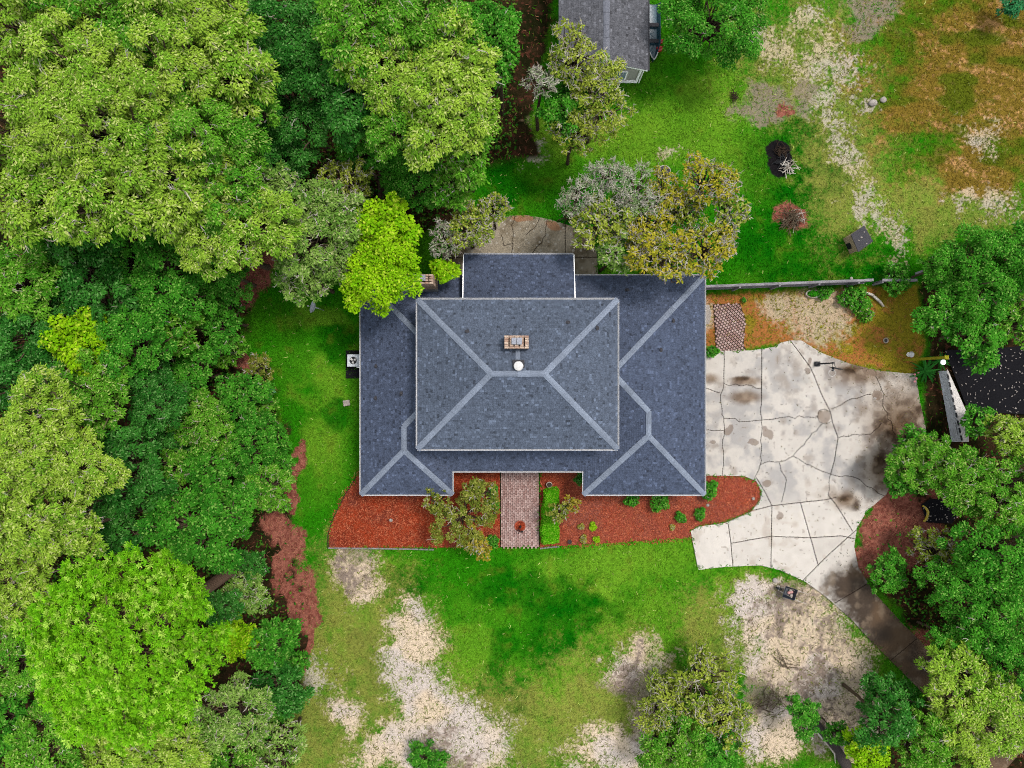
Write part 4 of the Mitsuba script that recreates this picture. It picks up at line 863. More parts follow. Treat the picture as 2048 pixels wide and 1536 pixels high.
# low plants
def shrub(px, py, rpx, h, spec, label, name='shrub', cat='shrub', group=None): return tree(px, py, rpx, h, spec, label, name, cat, group, nvar=1)
for a in [
    (520, 790, 26, 1.4, 'bluish', 'bluish green bush at the edge of the left lawn'),
    (855, 1522, 42, 1.6, 'green', 'green bush on the bottom edge of the bare sand'),
    (1790, 560, 30, 1.5, 'green', 'green bush growing over the plank fence'),
    (1424, 703, 13, .8, 'green', 'dark green bush at the driveway corner of the house'),
    (1488, 600, 5, .3, 'green', 'tiny green weed above the brick pad'),
    (1418, 980, 19, 1.0, 'green', 'green bush at the right front corner of the roof'),
    (1318, 1001, 22, 1.0, 'green', 'right of two bushes half under the front right eave'),
    (1264, 1000, 15, .9, 'green', 'left of two bushes half under the front right eave'),
    (1160, 958, 12, .8, 'dark', 'dark green bush in the recess beside the front eave'),
    (1361, 1035, 11, .5, 'green', 'small green bush in the red mulch near the drive, left one'),
    (1400, 1028, 12, .5, 'green', 'small green bush in the red mulch near the drive, right one'),
    (1345, 1054, 6, .3, 'gold', 'tiny yellow plant in the mulch near the front lawn'),
    (988, 1010, 12, .9, 'green', 'green hedge bush left of the brick path, under the olive tree'),
    (986, 985, 12, .9, 'green', 'green hedge bush left of the brick path, nearest the house'),
    (986, 1082, 13, .9, 'green', 'green hedge bush at the lawn end of the path, left side'),
    (1163, 1053, 6.5, .35, 'gold', 'orange yellow ball plant, upper left of four in the mulch'),
    (1186, 1053, 7.5, .35, 'lime', 'yellow green ball plant, upper right of four in the mulch'),
    (1167, 1079, 8, .35, 'gold', 'golden ball plant, lower left of four in the mulch'),
    (1193, 1079, 6.5, .35, 'lime', 'small lime ball plant, lower right of four in the mulch'),
    (1710, 600, 30, .7, 'green', 'weedy green bush under the plank fence'),
    (1727, 622, 20, .5, 'mid', 'low weeds in the side yard below the curved log'),
    (1650, 585, 14, .5, 'green', 'low green weeds at the fence beside the oval planter'),
    (1130, 1015, 10, 1.2, 'olive', 'small brown olive bush in the mulch by the front eave')]:
    shrub(*a)
tree(925, 1035, 66, 4.2, 'olive2', 'olive yellow ornamental tree between front left roof and brick path', nvar=1)
tree(960, 985, 34, 4.0, 'olive2', 'olive tree crown reaching over the front eave', nvar=1)
tree(880, 1010, 34, 3.6, 'olive2', 'olive tree crown over the left mulch bed', nvar=1)
tree(950, 1085, 34, 3.2, 'gold2', 'golden olive tree crown at the front edge of the mulch bed', nvar=1)
tree(1112, 1023, 22, 2.6, 'olive2', 'small olive tree over the clipped hedge right of the path', nvar=1)
tree(1145, 1008, 17, 2.2, 'gold2', 'small rusty tree touching the front right eave corner', nvar=1)
# clipped hedge right of the path: a boxy mass of small leaves with two bulges
def hedge(pts, h, label, seed):
    r = np.random.default_rng(seed); poly = Polygon(XY(pts, h)).buffer(.12).buffer(-.06); t = thing('clipped_hedge', label, 'hedge')
    x0_, y0_, x1_, y1_ = poly.bounds; P = []
    while len(P) < 9000:
        q = np.c_[r.uniform(x0_, x1_, 9000), r.uniform(y0_, y1_, 9000)]; P += list(q[shapely.contains_xy(poly, q[:, 0], q[:, 1])])
    P = np.array(P[:9000]); d = shapely.distance(poly.exterior, shapely.points(P)); top = h * (1 - .25 * np.clip(1 - d / .16, 0, 1) ** 2) + .05 * meshkit.fbm(np.c_[P * 4, P[:, :1] * 0], 2, 3)
    z = np.where(d < .10, r.uniform(.05, 1, len(P)) * top, top - r.uniform(0, .07, len(P)))
    N = r.normal(0, .35, (len(P), 3)) + [0, 0, .8]; N /= np.linalg.norm(N, axis=1, keepdims=True)
    v, f = leaves(np.c_[P, z], N, r.normal(size=(len(P), 3)), .085, .055, r)
    c = np.array([A(96, 186, 22), A(66, 158, 16), A(150, 208, 60)]) * LEAF_GAIN
    put('foliage', (v, f), 'm_leaf', parent=t, color=np.repeat(c[r.choice(3, len(P), p=[.5, .3, .2])] * r.uniform(.75, 1.15, (len(P), 1)), 4, 0))
    put('stem', cat_([tube([(p[0], p[1], -.1), (p[0], p[1], h * .8)], .02, 5) for p in [np.array(poly.representative_point().coords[0]), np.array(poly.centroid.coords[0]) + [0, .3]]]), 'm_limb', parent=t)
hedge([(1090, 984), (1100, 979), (1116, 979), (1117, 1005), (1112, 1010), (1115, 1035), (1112, 1042), (1117, 1060), (1116, 1086), (1105, 1088), (1086, 1088), (1083, 1062), (1087, 1040), (1086, 1020), (1090, 1005)], .85, 'long clipped bright green hedge along the right side of the brick path', 3)

# timber and stone edging along the beds
for (a, b), lab in ((((657, 1096), (868, 1099)), 'pale weathered timber edging along the left mulch bed'), (((1080, 1097), (1118, 1093)), 'short pale timber edging between hedge and front lawn')):
    A_, B_ = W(*a), W(*b); one('bed_edging', lab, 'edging', cat_([tube([A_ + [0, 0, .03], (A_ + B_) / 2 + [0, .02, .045], B_ + [0, 0, .03]], .05, 7)]), 'm_greywood', smooth=40)
A_ = [W(x, y) + [0, 0, .05] for x, y in ((656, 1096), (656, 1070), (664, 1042), (690, 990), (712, 955))]
one('bed_edging', 'thin curved dark edging on the outer side of the left mulch bed', 'edging', tube(A_, .03, 6), 'm_darkwood', smooth=40)

# air conditioner by the left wall
t = thing('air_conditioner', 'grey air conditioner with a round fan against the left wall', 'air conditioner'); c = W(708, 721, .8)
put('casing', box((c[0], c[1], .42), (.86, .76, .76), bev=.02), 'm_palemetal', parent=t)
put('fan_ring', ring((c[0] - .05, c[1], .815), .21, .018, 28, 6), 'm_black', parent=t, smooth=40)
put('fan_well', lathe([(0, .806), (.2, .806), (.2, .80)], 24, (c[0] - .05, c[1], 0)), 'm_black', parent=t)
for i in range(3):
    g = i * 2.094 + .5; u_, w_ = np.array([math.cos(g), math.sin(g)]), np.array([-math.sin(g), math.cos(g)])
    q = [np.r_[np.array(c[:2]) - [.05, 0] + u_ * a_ + w_ * b_, .822 + e_] for a_, b_, e_ in ((.03, -.03, 0), (.18, -.09, .0), (.19, .06, .025), (.03, .03, .012))]
    put('fan_blade', (np.array(q + [x - np.array([0, 0, .008]) for x in q]), np.array([[0, 1, 2, 3], [7, 6, 5, 4], [0, 4, 5, 1], [1, 5, 6, 2], [2, 6, 7, 3], [3, 7, 4, 0]])), 'm_white_soft', parent=t)
put('fan_hub', lathe([(0, .85), (.04, .848), (.045, .825)], 12, (c[0] - .05, c[1], 0)), 'm_black', parent=t, smooth=40)
put('pipe', tube([(c[0] + .1, c[1] - .4, .5), (c[0] + .3, c[1] - .43, .55), (c[0] + .6, c[1] - .43, .6)], .03, 8), 'm_white', parent=t, smooth=40)
pb = W(707, 724); struct('equipment_pad', box((pb[0] + .1, pb[1] - .15, .0), (1.15, 1.75, .06)), 'm_tarp'); labels['equipment_pad']['label'] = 'dark pad under the air conditioner'
# satellite dish
t = thing('satellite_dish', 'pale satellite dish on a post in the left lawn', 'satellite dish'); c = W(630, 615, 1.3)
m = np.array([[-.92, .1, .38], [.1, .995, .0], [-.38, .03, .92]]); pr = [(r_, .22 * (r_ / .42) ** 2) for r_ in np.linspace(.001, .38, 8)]
v, f = lathe(pr, 30); v[:, 1] *= .95; ax = np.array([-.80, .18, .57]); ax /= np.linalg.norm(ax); e1 = np.cross([0, 0, 1.], ax); e1 /= np.linalg.norm(e1); e2 = np.cross(ax, e1)
B = np.stack([e1, e2, ax], 1); v2 = np.vstack([v, v - [0, 0, .012]]) @ B.T + c; f2 = np.vstack([f, f[:, ::-1] + len(v)])
put('dish', (v2, f2), 'm_palemetal', parent=t, smooth=30)
put('feed_arm', tube([c + B @ np.array([0, -.36, .1]), c + B @ np.array([0, -.2, .40])], .014, 6), 'm_metal', parent=t); put('feed_horn', tube([c + B @ np.array([0, -.23, .41]), c + B @ np.array([0, -.15, .34])], .035, 10), 'm_white_soft', parent=t, smooth=40)
put('bracket', tube([c - ax * .02, c - ax * .22 - [0, 0, .03]], .03, 8), 'm_metal', parent=t); q = c - ax * .22
put('post', tube([(q[0], q[1], -.2), (q[0], q[1], q[2] + .05)], .03, 10), 'm_metal', parent=t, smooth=40)
r5 = np.random.default_rng(5)
one('stepping_stone', 'single square pale stone on the left lawn by the house wall', 'stone', box(W(693, 806, .05), (.42, .36, .12), .15, .03), 'm_rock')
# outbuilding at the top edge
t = thing('outbuilding', 'outbuilding at the top edge with dark shingle gable roof and cream end wall', 'building')
sx0, sx1, rx, sy, zE, zR = 2.75, 8.0, 5.42, 18.44, 2.6, 3.65; sN = 28.5; pw, pe = (zR - zE) / (rx - sx0), (zR - zE) / (sx1 - rx)
pa = shingles(Polygon([(sx0, sy), (rx, sy), (rx, sN), (sx0, sN)]), (sx0, sy), (1, 0), zE, pw, rh, s=.14); pb_ = shingles(Polygon([(rx, sy), (sx1, sy), (sx1, sN), (rx, sN)]), (sx1, sy), (-1, 0), zE, pe, rh, s=.14)
dkk = cat_([deck(Polygon([(sx0, sy), (rx, sy), (rx, sN), (sx0, sN)]), (sx0, sy), (1, 0), zE - .015, pw), deck(Polygon([(rx, sy), (sx1, sy), (sx1, sN), (rx, sN)]), (sx1, sy), (-1, 0), zE - .015, pe)])
rf = put('roof', dkk, 'm_deck', parent=t); m, uv = join_uv([pa, pb_]); put('shingles', m, 'm_shingle_shed', parent=rf, uv=uv, kind='stuff'); caps(rf, (rx, sy, zR), (rx, sN, zR), .4, rh, w=.36, mat='m_cap_shed')
wy = 18.86; gp = Polygon([(sx0 + .22, 0), (sx1 - .22, 0), (sx1 - .22, zE + .04), (rx, zR - .06), (sx0 + .22, zE + .04)])
m_ = trimesh.creation.extrude_polygon(gp, 9.4, engine='earcut'); v = np.array(m_.vertices); v = np.c_[v[:, 0], wy + v[:, 2], v[:, 1]]; put('wall', (v, np.array(m_.faces)[:, ::-1]), 'm_cream', parent=t)
put('rake_board', (np.array([[x, y, z + h] for x, z in ((sx1, zE), (rx, zR), (sx0, zE)) for y in (sy, sy + .03) for h in (-.01, -.15)]), np.array([[0, 1, 5, 4], [4, 5, 9, 8], [1, 3, 7, 5], [5, 7, 11, 9], [2, 6, 7, 3], [6, 10, 11, 7]])), 'm_white', parent=t)
for x in (sx1 - .26, sx0 + .26): put('corner_board', box((x, wy - .02, 1.3), (.14, .07, 2.6)), 'm_white', parent=t)
put('base_board', box((rx, wy - .03, .14), (sx1 - sx0 - .5, .06, .24)), 'm_white', parent=t)
wn = put('window', box((6.5, wy - .04, 1.05), (1.02, .05, 1.15)), 'm_white', parent=t); put('pane', box((6.5, wy - .07, 1.05), (.82, .03, .95)), 'm_pane', parent=wn)
put('downspout', tube([(sx1 + .03, sy + .1, zE - .05), (sx1 - .1, wy - .05, zE - .3), (sx1 - .1, wy - .06, .1)], .045, 8), 'm_white', parent=t, smooth=40)
put('gutter', box((sx1 + .04, (sy + sN) / 2, zE - .03), (.1, sN - sy, .1)), 'm_dark', parent=t)
for x, y in ((1112, 30), (1252, 68)): pass
# teal boat and red cans beside it
t = thing('boat', 'small teal boat beside the outbuilding under the green tree', 'boat'); bo = W(1303, 128); n = 24; L = 3.6; vs = []
for i in range(n + 1):
    s_ = i / n; w = .44 * min(1, (s_ / .32) ** .62 if s_ > 0 else .02); w = max(w, .015); kz = .42 + .10 * (1 - s_) ** 3; y = bo[1] + L * s_ + .05
    for a_, z_ in ((-1, kz), (-.62, .08), (0, .03), (.62, .08), (1, kz), (.92, kz - .01), (.55, .13), (0, .09), (-.55, .13), (-.92, kz - .01)): vs.append((bo[0] + .05 + w * a_, y, z_))
vs = np.array(vs); ff = [[i * 10 + j, i * 10 + (j + 1) % 10, (i + 1) * 10 + (j + 1) % 10, (i + 1) * 10 + j] for i in range(n) for j in range(10)]
put('hull', (vs, np.array(ff)), 'm_teal', parent=t, smooth=35)
rim = [vs[i * 10] + [0, 0, .01] for i in range(n, -1, -1)] + [vs[i * 10 + 4] + [0, 0, .01] for i in range(n + 1)]
put('bow_trim', tube([p for p in rim if p[1] < bo[1] + .55], .035, 6), 'm_white_soft', parent=t, smooth=40); put('gunwale', tube([p for p in rim if p[1] >= bo[1] + .5][: n - 2], .022, 6), 'm_teal', parent=t); 
for s_ in (1.3, 2.3): put('seat', box((bo[0] + .05, bo[1] + s_, .30), (.72, .22, .03)), 'm_dark', parent=t)
for px, py, lab in ((1317, 101, 'larger red can in the grass beside the teal boat'), (1322, 85, 'smaller red can under the tree beside the teal boat')):
    c = W(px, py); t = thing('fuel_can', lab, 'can'); s_ = 1 if py > 90 else .72
    put('body', box((c[0], c[1], .17 * s_), (.34 * s_, .28 * s_, .32 * s_), .3, .05), 'm_red', parent=t); put('spout', tube([(c[0] + .1 * s_, c[1], .3 * s_), (c[0] + .2 * s_, c[1] + .06, .42 * s_)], .03, 8), 'm_red', parent=t, smooth=40)
    put('handle', tube([(c[0] - .12 * s_, c[1], .32 * s_), (c[0] - .1 * s_, c[1], .40 * s_), (c[0] + .04 * s_, c[1], .40 * s_), (c[0] + .06 * s_, c[1], .32 * s_)], .018, 6), 'm_red', parent=t, smooth=40)
# dog house on the back lawn
t = thing('dog_house', 'small beige dog house with a dark sloping roof on the back lawn', 'dog house'); zf, zb = 1.15, .75
cs_ = [W(1702, 469, zf), W(1717, 504, zf), W(1748, 482, zb + .1), W(1730, 450, zb + .1)]
p = np.array(cs_); p[:2, 2] = zf; p[2:, 2] = zb; put('roof', (np.vstack([p, p - [0, 0, .06]]), np.array([[3, 2, 1, 0], [4, 5, 6, 7], [0, 1, 5, 4], [1, 2, 6, 5], [2, 3, 7, 6], [3, 0, 4, 7]])), 'm_dark', parent=t)
ctr = p.mean(0); b4 = ctr + (p - ctr) * [.9, .9, 1]; fr = b4[1] - b4[0]; 
wl = np.vstack([b4 * [1, 1, 0] - [0, 0, .05], b4 - [0, 0, .05]]); put('wall', (wl, np.array([[0, 1, 5, 4], [1, 2, 6, 5], [2, 3, 7, 6], [3, 0, 4, 7]])), 'm_beige', parent=t)
nrm = np.cross(fr, [0, 0, 1.]); nrm /= np.linalg.norm(nrm); nrm *= -1 if np.dot(nrm, b4[0] - ctr) < 0 else 1
dr0 = b4[0] * [1, 1, 0] + fr * [.36, .36, 0] + nrm * .012; dr1 = b4[0] * [1, 1, 0] + fr * [.72, .72, 0] + nrm * .012
put('doorway', (np.array([dr0, dr1, dr1 + [0, 0, .5], (dr0 + dr1) / 2 + [0, 0, .58], dr0 + [0, 0, .5]]), np.array([[0, 1, 2], [0, 2, 3], [0, 3, 4]])), 'm_black', parent=t)
for a_, b_, s_ in ((.45, .5, .07), (.5, .28, .05), (.9, .6, .05), (.3, .8, .04)):
    q = p[0] * (1 - a_) * (1 - b_) + p[1] * a_ * (1 - b_) + p[2] * a_ * b_ + p[3] * (1 - a_) * b_
    put('roof_debris', rock(r5, q + [0, 0, .02], s_, 1, .5), 'm_rock', parent=t)
# burnt brush pile, straw brush pile, red straw heap
def stick_pile(name, label, cat, spots, mats, r):
    t = thing(name, label, cat)
    for (px, py, L, n, spread, h, mt) in spots:
        c = W(px, py)
        for _ in range(n):
            g = r.uniform(0, np.pi); d = np.array([math.cos(g), math.sin(g), r.uniform(-.12, .12)]); q = c + np.r_[r.normal(0, spread, 2), r.uniform(.04, h)]; l = L * r.uniform(.5, 1.1); w = r.uniform(.012, .035)
            bend = np.r_[r.normal(0, .06, 2), r.uniform(0, .08)]; pts = np.array([q - d * l / 2, q + bend, q + d * l / 2]); pts[:, 2] = np.maximum(pts[:, 2], .02)
            put('stick', tube(pts, [w, w * .8, w * .5], 5), mt, parent=t, smooth=True)
stick_pile('burnt_brush_pile', 'burnt black brush pile with bleached sticks on the back lawn', 'brush pile', [(1562, 300, .7, 26, .22, .22, 'm_darkwood'), (1574, 338, 1.0, 26, .18, .4, 'm_bark'), (1560, 320, .8, 16, .3, .12, 'm_black')], None, r5)
stick_pile('brush_pile', 'brown brush pile of radiating sticks in a straw circle on the back lawn', 'brush pile', [(1580, 438, 1.6, 46, .16, .35, 'm_limb'), (1592, 440, .8, 20, .3, .2, 'm_bark')], None, r5)
stick_pile('stick_heap', 'small dark heap of twigs on the back lawn left of the ash patch', 'twigs', [(1468, 194, .5, 16, .12, .2, 'm_darkwood')], None, r5)
stick_pile('stick_heap', 'dark heap of cut sticks behind the patio curve', 'twigs', [(1135, 430, .7, 24, .2, .3, 'm_darkwood')], None, r5)
stick_pile('stick_heap', 'scattered pale branches among the bottom trees by the sand', 'twigs', [(1370, 1465, 1.3, 9, .35, .5, 'm_bark')], None, r5)
stick_pile('stick_heap', 'dead brown branches left of the fallen log on the sand', 'twigs', [(1540, 1400, 1.0, 26, .5, .3, 'm_limb')], None, r5)
stick_pile('stick_heap', 'broken dark branch lying across the pale sand', 'twigs', [(1565, 1318, 1.5, 6, .15, .1, 'm_limb')], None, r5)
# old tyre
t = thing('old_tyre', 'old black tyre with a pale rim on the back lawn', 'tyre'); c = W(1327, 346)
put('tread', ring(c + [0, 0, .12], .33, .12, 36, 10), 'm_dark', parent=t, smooth=40); put('rim', ring(c + [0, .0, .22], .40, .025, 36, 6), 'm_bark', parent=t, smooth=40); put('hub', lathe([(0, .06), (.2, .05), (.22, .02)], 18, c), 'm_black', parent=t)
# plank fence right of the house, and the fence in the wood
def fence(a, b, h, label, mat, posts=True):
    t = thing('plank_fence', label, 'fence'); A_, B_ = W(*a), W(*b); d = B_ - A_; L = np.linalg.norm(d); d /= L; s = np.array([-d[1], d[0], 0]); rz = math.atan2(d[1], d[0]); n = int(L / .15); pk = []
    for i in range(n):
        q = A_ + d * (i + .5) * L / n; pk.append(box(q + [0, 0, h / 2 + rh.uniform(-.01, .012)], (L / n - .012, .022, h), rz))
    put('pickets', cat_(pk), mat, parent=t, kind='stuff')
    put('cap_rail', box((A_ + B_) / 2 + [0, 0, h + .03], (L, .15, .035), rz), mat, parent=t)
    for z in (.35, h - .25): put('rail', box((A_ + B_) / 2 - s * .045 + [0, 0, z], (L, .05, .09), rz), mat, parent=t)
    for i in range(int(L / 2.4) + 1):
        q = A_ + d * min(L - .05, .05 + i * 2.4) - s * .12; put('post', box(q + [0, 0, h / 2], (.1, .1, h + .02), rz), mat, parent=t)
fence((1386, 580), (1722, 567), 1.5, 'grey plank fence between back lawn and side yard', 'm_greywood')
fence((1744, 566), (1812, 566), 1.2, 'short grey fence end beyond the green bush', 'm_greywood')
fence((769, 425), (766, 270), 1.6, 'dark plank fence running through the left wood', 'm_darkwood')
A_, B_ = W(1828, 548), W(1850, 540); one('plank', 'loose grey plank lying right of the fence end', 'plank', box((A_ + B_) / 2 + [0, 0, .12], (.75, .12, .05), .35, .01), 'm_greywood')
one('curved_log', 'curved grey log in the weeds of the side yard', 'log', tube([W(1722, 584) + [0, 0, .1], W(1742, 590) + [0, 0, .13], W(1757, 603) + [0, 0, .12], W(1766, 613) + [0, 0, .08]], [.07, .09, .09, .07], 8), 'm_bark', smooth=40)
t = thing('oval_planter', 'oval ring planter full of green by the fence', 'planter'); c = W(1625, 588); put('rim', ring(c + [0, 0, .12], .38, .05, 36, 8, (1.15, .62)), 'm_bark', parent=t, smooth=40)
v, f = leaves(np.c_[r5.normal(0, .15, 260) + c[0], r5.normal(0, .085, 260) + c[1], r5.uniform(.05, .3, 260)], (lambda q: q / np.linalg.norm(q, axis=1, keepdims=True))(r5.normal(0, .4, (260, 3)) + [0, 0, 1]), r5.normal(size=(260, 3)), .1, .06, r5)
put('foliage', (v, f), 'm_leaf', parent=t, color=np.tile(np.array(A(60, 160, 30)) * LEAF_GAIN, (len(v), 1)))
t = thing('drain_pipe_end', 'round pale pipe end set in the yellow side yard', 'pipe'); c = W(1771, 681); put('rim', ring(c + [0, 0, .04], .14, .035, 24, 8), 'm_bark', parent=t, smooth=40); put('cap', lathe([(0, .03), (.12, .03), (.12, .0)], 18, c), 'm_dark', parent=t)
# basketball hoop
t = thing('basketball_hoop', 'black basketball hoop on a pole at the parking court', 'basketball hoop'); b = W(1634, 728); tz = 2.35; tp = np.array([b[0], b[1], tz])
put('base', box(b + [-.05, 0, .16], (.34, .3, .16), bev=.03), 'm_black', parent=t); put('pole', tube([b + [0, 0, .1], tp], .045, 10), 'm_black', parent=t, smooth=40)
put('arm', cat_([tube([tp + [x, .05, -.05 * i], tp + [x + .06, -.28, -.02]], .018, 6) for i, x in enumerate((-.12, .02))]), 'm_black', parent=t)
bb = tp + [.12, -.32, .0]; rzb = -.22; put('backboard', box(bb + [0, 0, .0], (.62, .03, .45), rzb, .008), 'm_black', parent=t)
hc = tp + [-.05, -.60, -.16]; put('hoop', ring(hc, .20, .014, 32, 6), 'm_white_soft', parent=t, smooth=40); put('bracket', box((hc + bb) / 2 + [-.02, .08, -.12], (.14, .2, .04), rzb), 'm_black', parent=t)
net = [tube([hc + [.2 * math.cos(g), .2 * math.sin(g), -.01], hc + [.15 * math.cos(g + .3), .15 * math.sin(g + .3), -.18], hc + [.11 * math.cos(g), .11 * math.sin(g), -.36]], .005, 4) for g in np.arange(12) * np.pi / 6]
put('net', cat_(net), 'm_white_soft', parent=t, kind='stuff')
# lamp post at the corner of the court
t = thing('lamp_post', 'yellow green mossy timber post with a round white lamp', 'lamp post'); b = W(1808, 720); h = 4.3
put('post', box(b + [0, 0, h / 2], (.16, .16, h), bev=.02), 'm_mosswood', parent=t); put('cap', box(b + [0, 0, h + .02], (.24, .22, .05), bev=.015), 'm_mosswood', parent=t)
put('arm', tube([b + [0, 0, h - .35], b + [0, -.24, h - .3]], .022, 8), 'm_metal', parent=t, smooth=40); put('lamp_shade', lathe([(0, .08), (.1, .07), (.15, .02), (.155, -.01), (.12, -.03)], 20, b + [0, -.26, h - .3]), 'm_white', parent=t, smooth=40)
t = thing('bucket', 'white bucket standing beside the foot of the mossy post', 'bucket'); c = W(1821, 709, .2); put('body', lathe([(0, .01), (.14, .0), (.16, .3), (.175, .31), (.165, .32), (.15, .3), (.14, .03), (0, .03)], 20, (c[0], c[1], 0)), 'm_white', parent=t, smooth=40); put('lid', lathe([(0, .34), (.16, .335), (.18, .31), (.18, .29)], 20, (c[0], c[1], 0)), 'm_white_soft', parent=t, smooth=40)
put('handle', tube([(c[0] - .17, c[1], .28), (c[0] - .1, c[1] + .14, .34), (c[0] + .1, c[1] + .14, .34), (c[0] + .17, c[1], .28)], .008, 5), 'm_dark', parent=t)
# spiky plant at the court corner
def spiky(px, py, n, L, label, cols, seed, name='spiky_plant'):
    r = np.random.default_rng(seed); t = thing(name, label, 'plant'); c = W(px, py)
    for i in range(n):
        g = i * 2.4 + r.normal(0, .2); e = r.uniform(.15, .9); l = L * r.uniform(.6, 1.05); d = np.array([math.cos(g), math.sin(g), 0]); s = np.array([-d[1], d[0], 0]); pts = []
        for k in np.linspace(0, 1, 6):
            q = c + d * l * k * math.cos(e * .6) + [0, 0, .15 + l * (k * math.sin(e) - .55 * k * k)]; w = .055 * L * (1 - k) ** .6 * (.45 + 1.5 * k * (1 - k) + .4) + .004
            pts += [q - s * w, q + [0, 0, -.012], q + s * w]
        F = [[3 * k + j, 3 * k + j + 1, 3 * k + j + 4, 3 * k + j + 3] for k in range(5) for j in range(2)]
        put('leaf', (np.array(pts), np.array(F)), 'm_leaf', parent=t, smooth=True, color=np.tile(np.array(A(*cols)) * LEAF_GAIN * r.uniform(.7, 1.2), (18, 1)))
spiky(1847, 742, 26, 1.15, 'dark green spiky plant at the top right corner of the parking court', (52, 124, 46), 1)
spiky(1875, 722, 16, .9, 'smaller dark spiky plant beside the mossy post', (44, 110, 40), 2)
# flowers
t = thing('flower_clump', 'pink flowers at the corner of the parking court', 'flowers')
for px, py in ((1829, 749), (1832, 757), (1829, 763), (1836, 745)):
    c = W(px, py, .25); put('blossom', lathe([(0, .07), (.05, .08), (.075, .04), (.03, .0)], 9, c), 'm_pink', parent=t, smooth=40)
put('stem', cat_([tube([W(x, y) , W(x, y, .25) + [0, 0, .02]], .008, 4) for x, y in ((1829, 749), (1832, 757), (1829, 763), (1836, 745))]), 'm_mosswood', parent=t)
# slotted white ramp, black pond cover, black tarp
t = thing('slotted_ramp', 'long white metal panel with a row of black slots beside the black pond cover', 'panel')
a0, a1, b0, b1 = W(1877, 742, .1), W(1903, 884, .1), W(1893, 742, .95), W(1924, 884, .95)
def slab4(q, th): q = np.array(q, float); nn = np.cross(q[1] - q[0], q[2] - q[0]); nn /= np.linalg.norm(nn); nn *= np.sign(nn[2]); return cat_([(np.vstack([q, q - nn * th]), np.array([[0, 1, 2], [0, 2, 3], [6, 5, 4], [7, 6, 4]] + [[i, (i + 1) % 4 + 4, i + 4] for i in range(4)] + [[i, (i + 1) % 4, (i + 1) % 4 + 4] for i in range(4)]))])
put('side_panel', slab4([a0, a1, b1, b0], .04), 'm_slot_white', parent=t)
c0, c1, c2 = W(1895, 738, .96), W(1937, 832, 1.0), W(1938, 884, 1.0)
tp_ = np.array([b0 + [.02, 0, .02], b1 + [.02, 0, .02], c2, c1, c0]); put('top_panel', (np.vstack([tp_, tp_ - [0, 0, .05]]), np.array([[0, 1, 3], [1, 2, 3], [0, 3, 4], [5, 8, 6], [6, 8, 7], [5, 9, 8]] + [x for i in range(5) for x in ([i, i + 5, (i + 1) % 5], [(i + 1) % 5, i + 5, (i + 1) % 5 + 5])])), 'm_rampgrey', parent=t)
for i in range(9):
    k0, k1 = (i + .45) / 9.3, (i + 1.1) / 9.3; o_ = np.array([-.02, 0, .035]); q0, q1 = b0 + (b1 - b0) * k0 + o_, b0 + (b1 - b0) * k1 + o_
    put('slot', slab4([q0 + [.07, 0, .012], q1 + [.07, 0, .012], q1 - [.04, 0, 0], q0 - [.04, 0, 0]], .01), 'm_black', parent=t)
put('support', box((a0 + c2) / 2 * [1, 1, 0] + [.0, -.6, .40], (.12, 2.4, .70), .18), 'm_dark', parent=t)
def cover(name, label, pts, mat, r, nleaf, z=.12):
    poly = Polygon(XY(pts)); v, f = trimesh.creation.triangulate_polygon(poly, engine='earcut'); m = trimesh.Trimesh(np.c_[v, np.zeros(len(v))], f, process=False)
    for _ in range(5): m = m.subdivide()
    v = np.array(m.vertices); v[:, 2] = z + .12 * meshkit.fbm(v * [.9, .9, 1], 3, 5); f = np.array(m.faces); a = np.cross((v[f[:, 1]] - v[f[:, 0]])[:, :2], (v[f[:, 2]] - v[f[:, 0]])[:, :2]); f[a < 0] = f[a < 0][:, ::-1]
    t = thing(name, label, 'tarp'); put('sheet', (v, f), mat, parent=t, smooth=True)
    x0_, y0_, x1_, y1_ = poly.bounds; P = np.c_[r.uniform(x0_, x1_, nleaf * 3), r.uniform(y0_, y1_, nleaf * 3)]; P = P[shapely.contains_xy(poly, P[:, 0], P[:, 1])][:nleaf]
    N = r.normal(0, .2, (len(P), 3)) + [0, 0, 1]; N /= np.linalg.norm(N, axis=1, keepdims=True); vv, ff_ = leaves(np.c_[P, np.full(len(P), z + .14)], N, r.normal(size=(len(P), 3)), .12, .06, r)
    k = put('fallen_leaves', (vv, ff_), 'm_rock', parent=t, kind='stuff')
cover('pond_cover', 'large black sheet strewn with fallen leaves right of the white panel', [(1886, 700), (1960, 700), (2060, 690), (2075, 830), (2000, 826), (1945, 838), (1930, 815)], 'm_tarp', r5, 150)
cover('black_tarp', 'small black tarp behind the yellow ring in the pine straw', [(1838, 1008), (1858, 996), (1900, 1000), (1918, 1022), (1900, 1046), (1850, 1044)], 'm_tarp', r5, 40)
c = W(1838, 1026); g = np.linspace(-1.25, 1.35, 14)
one('yellow_ring', 'yellow curved plastic ring lying at the edge of the black tarp', 'ring', tube([c + [.42 * math.cos(q), .5 * math.sin(q), .22 + .03 * math.sin(5 * q)] for q in g], .075 * (1 - .35 * np.abs(np.linspace(-1, 1, 14)) ** 3), 10), 'm_yellow', smooth=40)
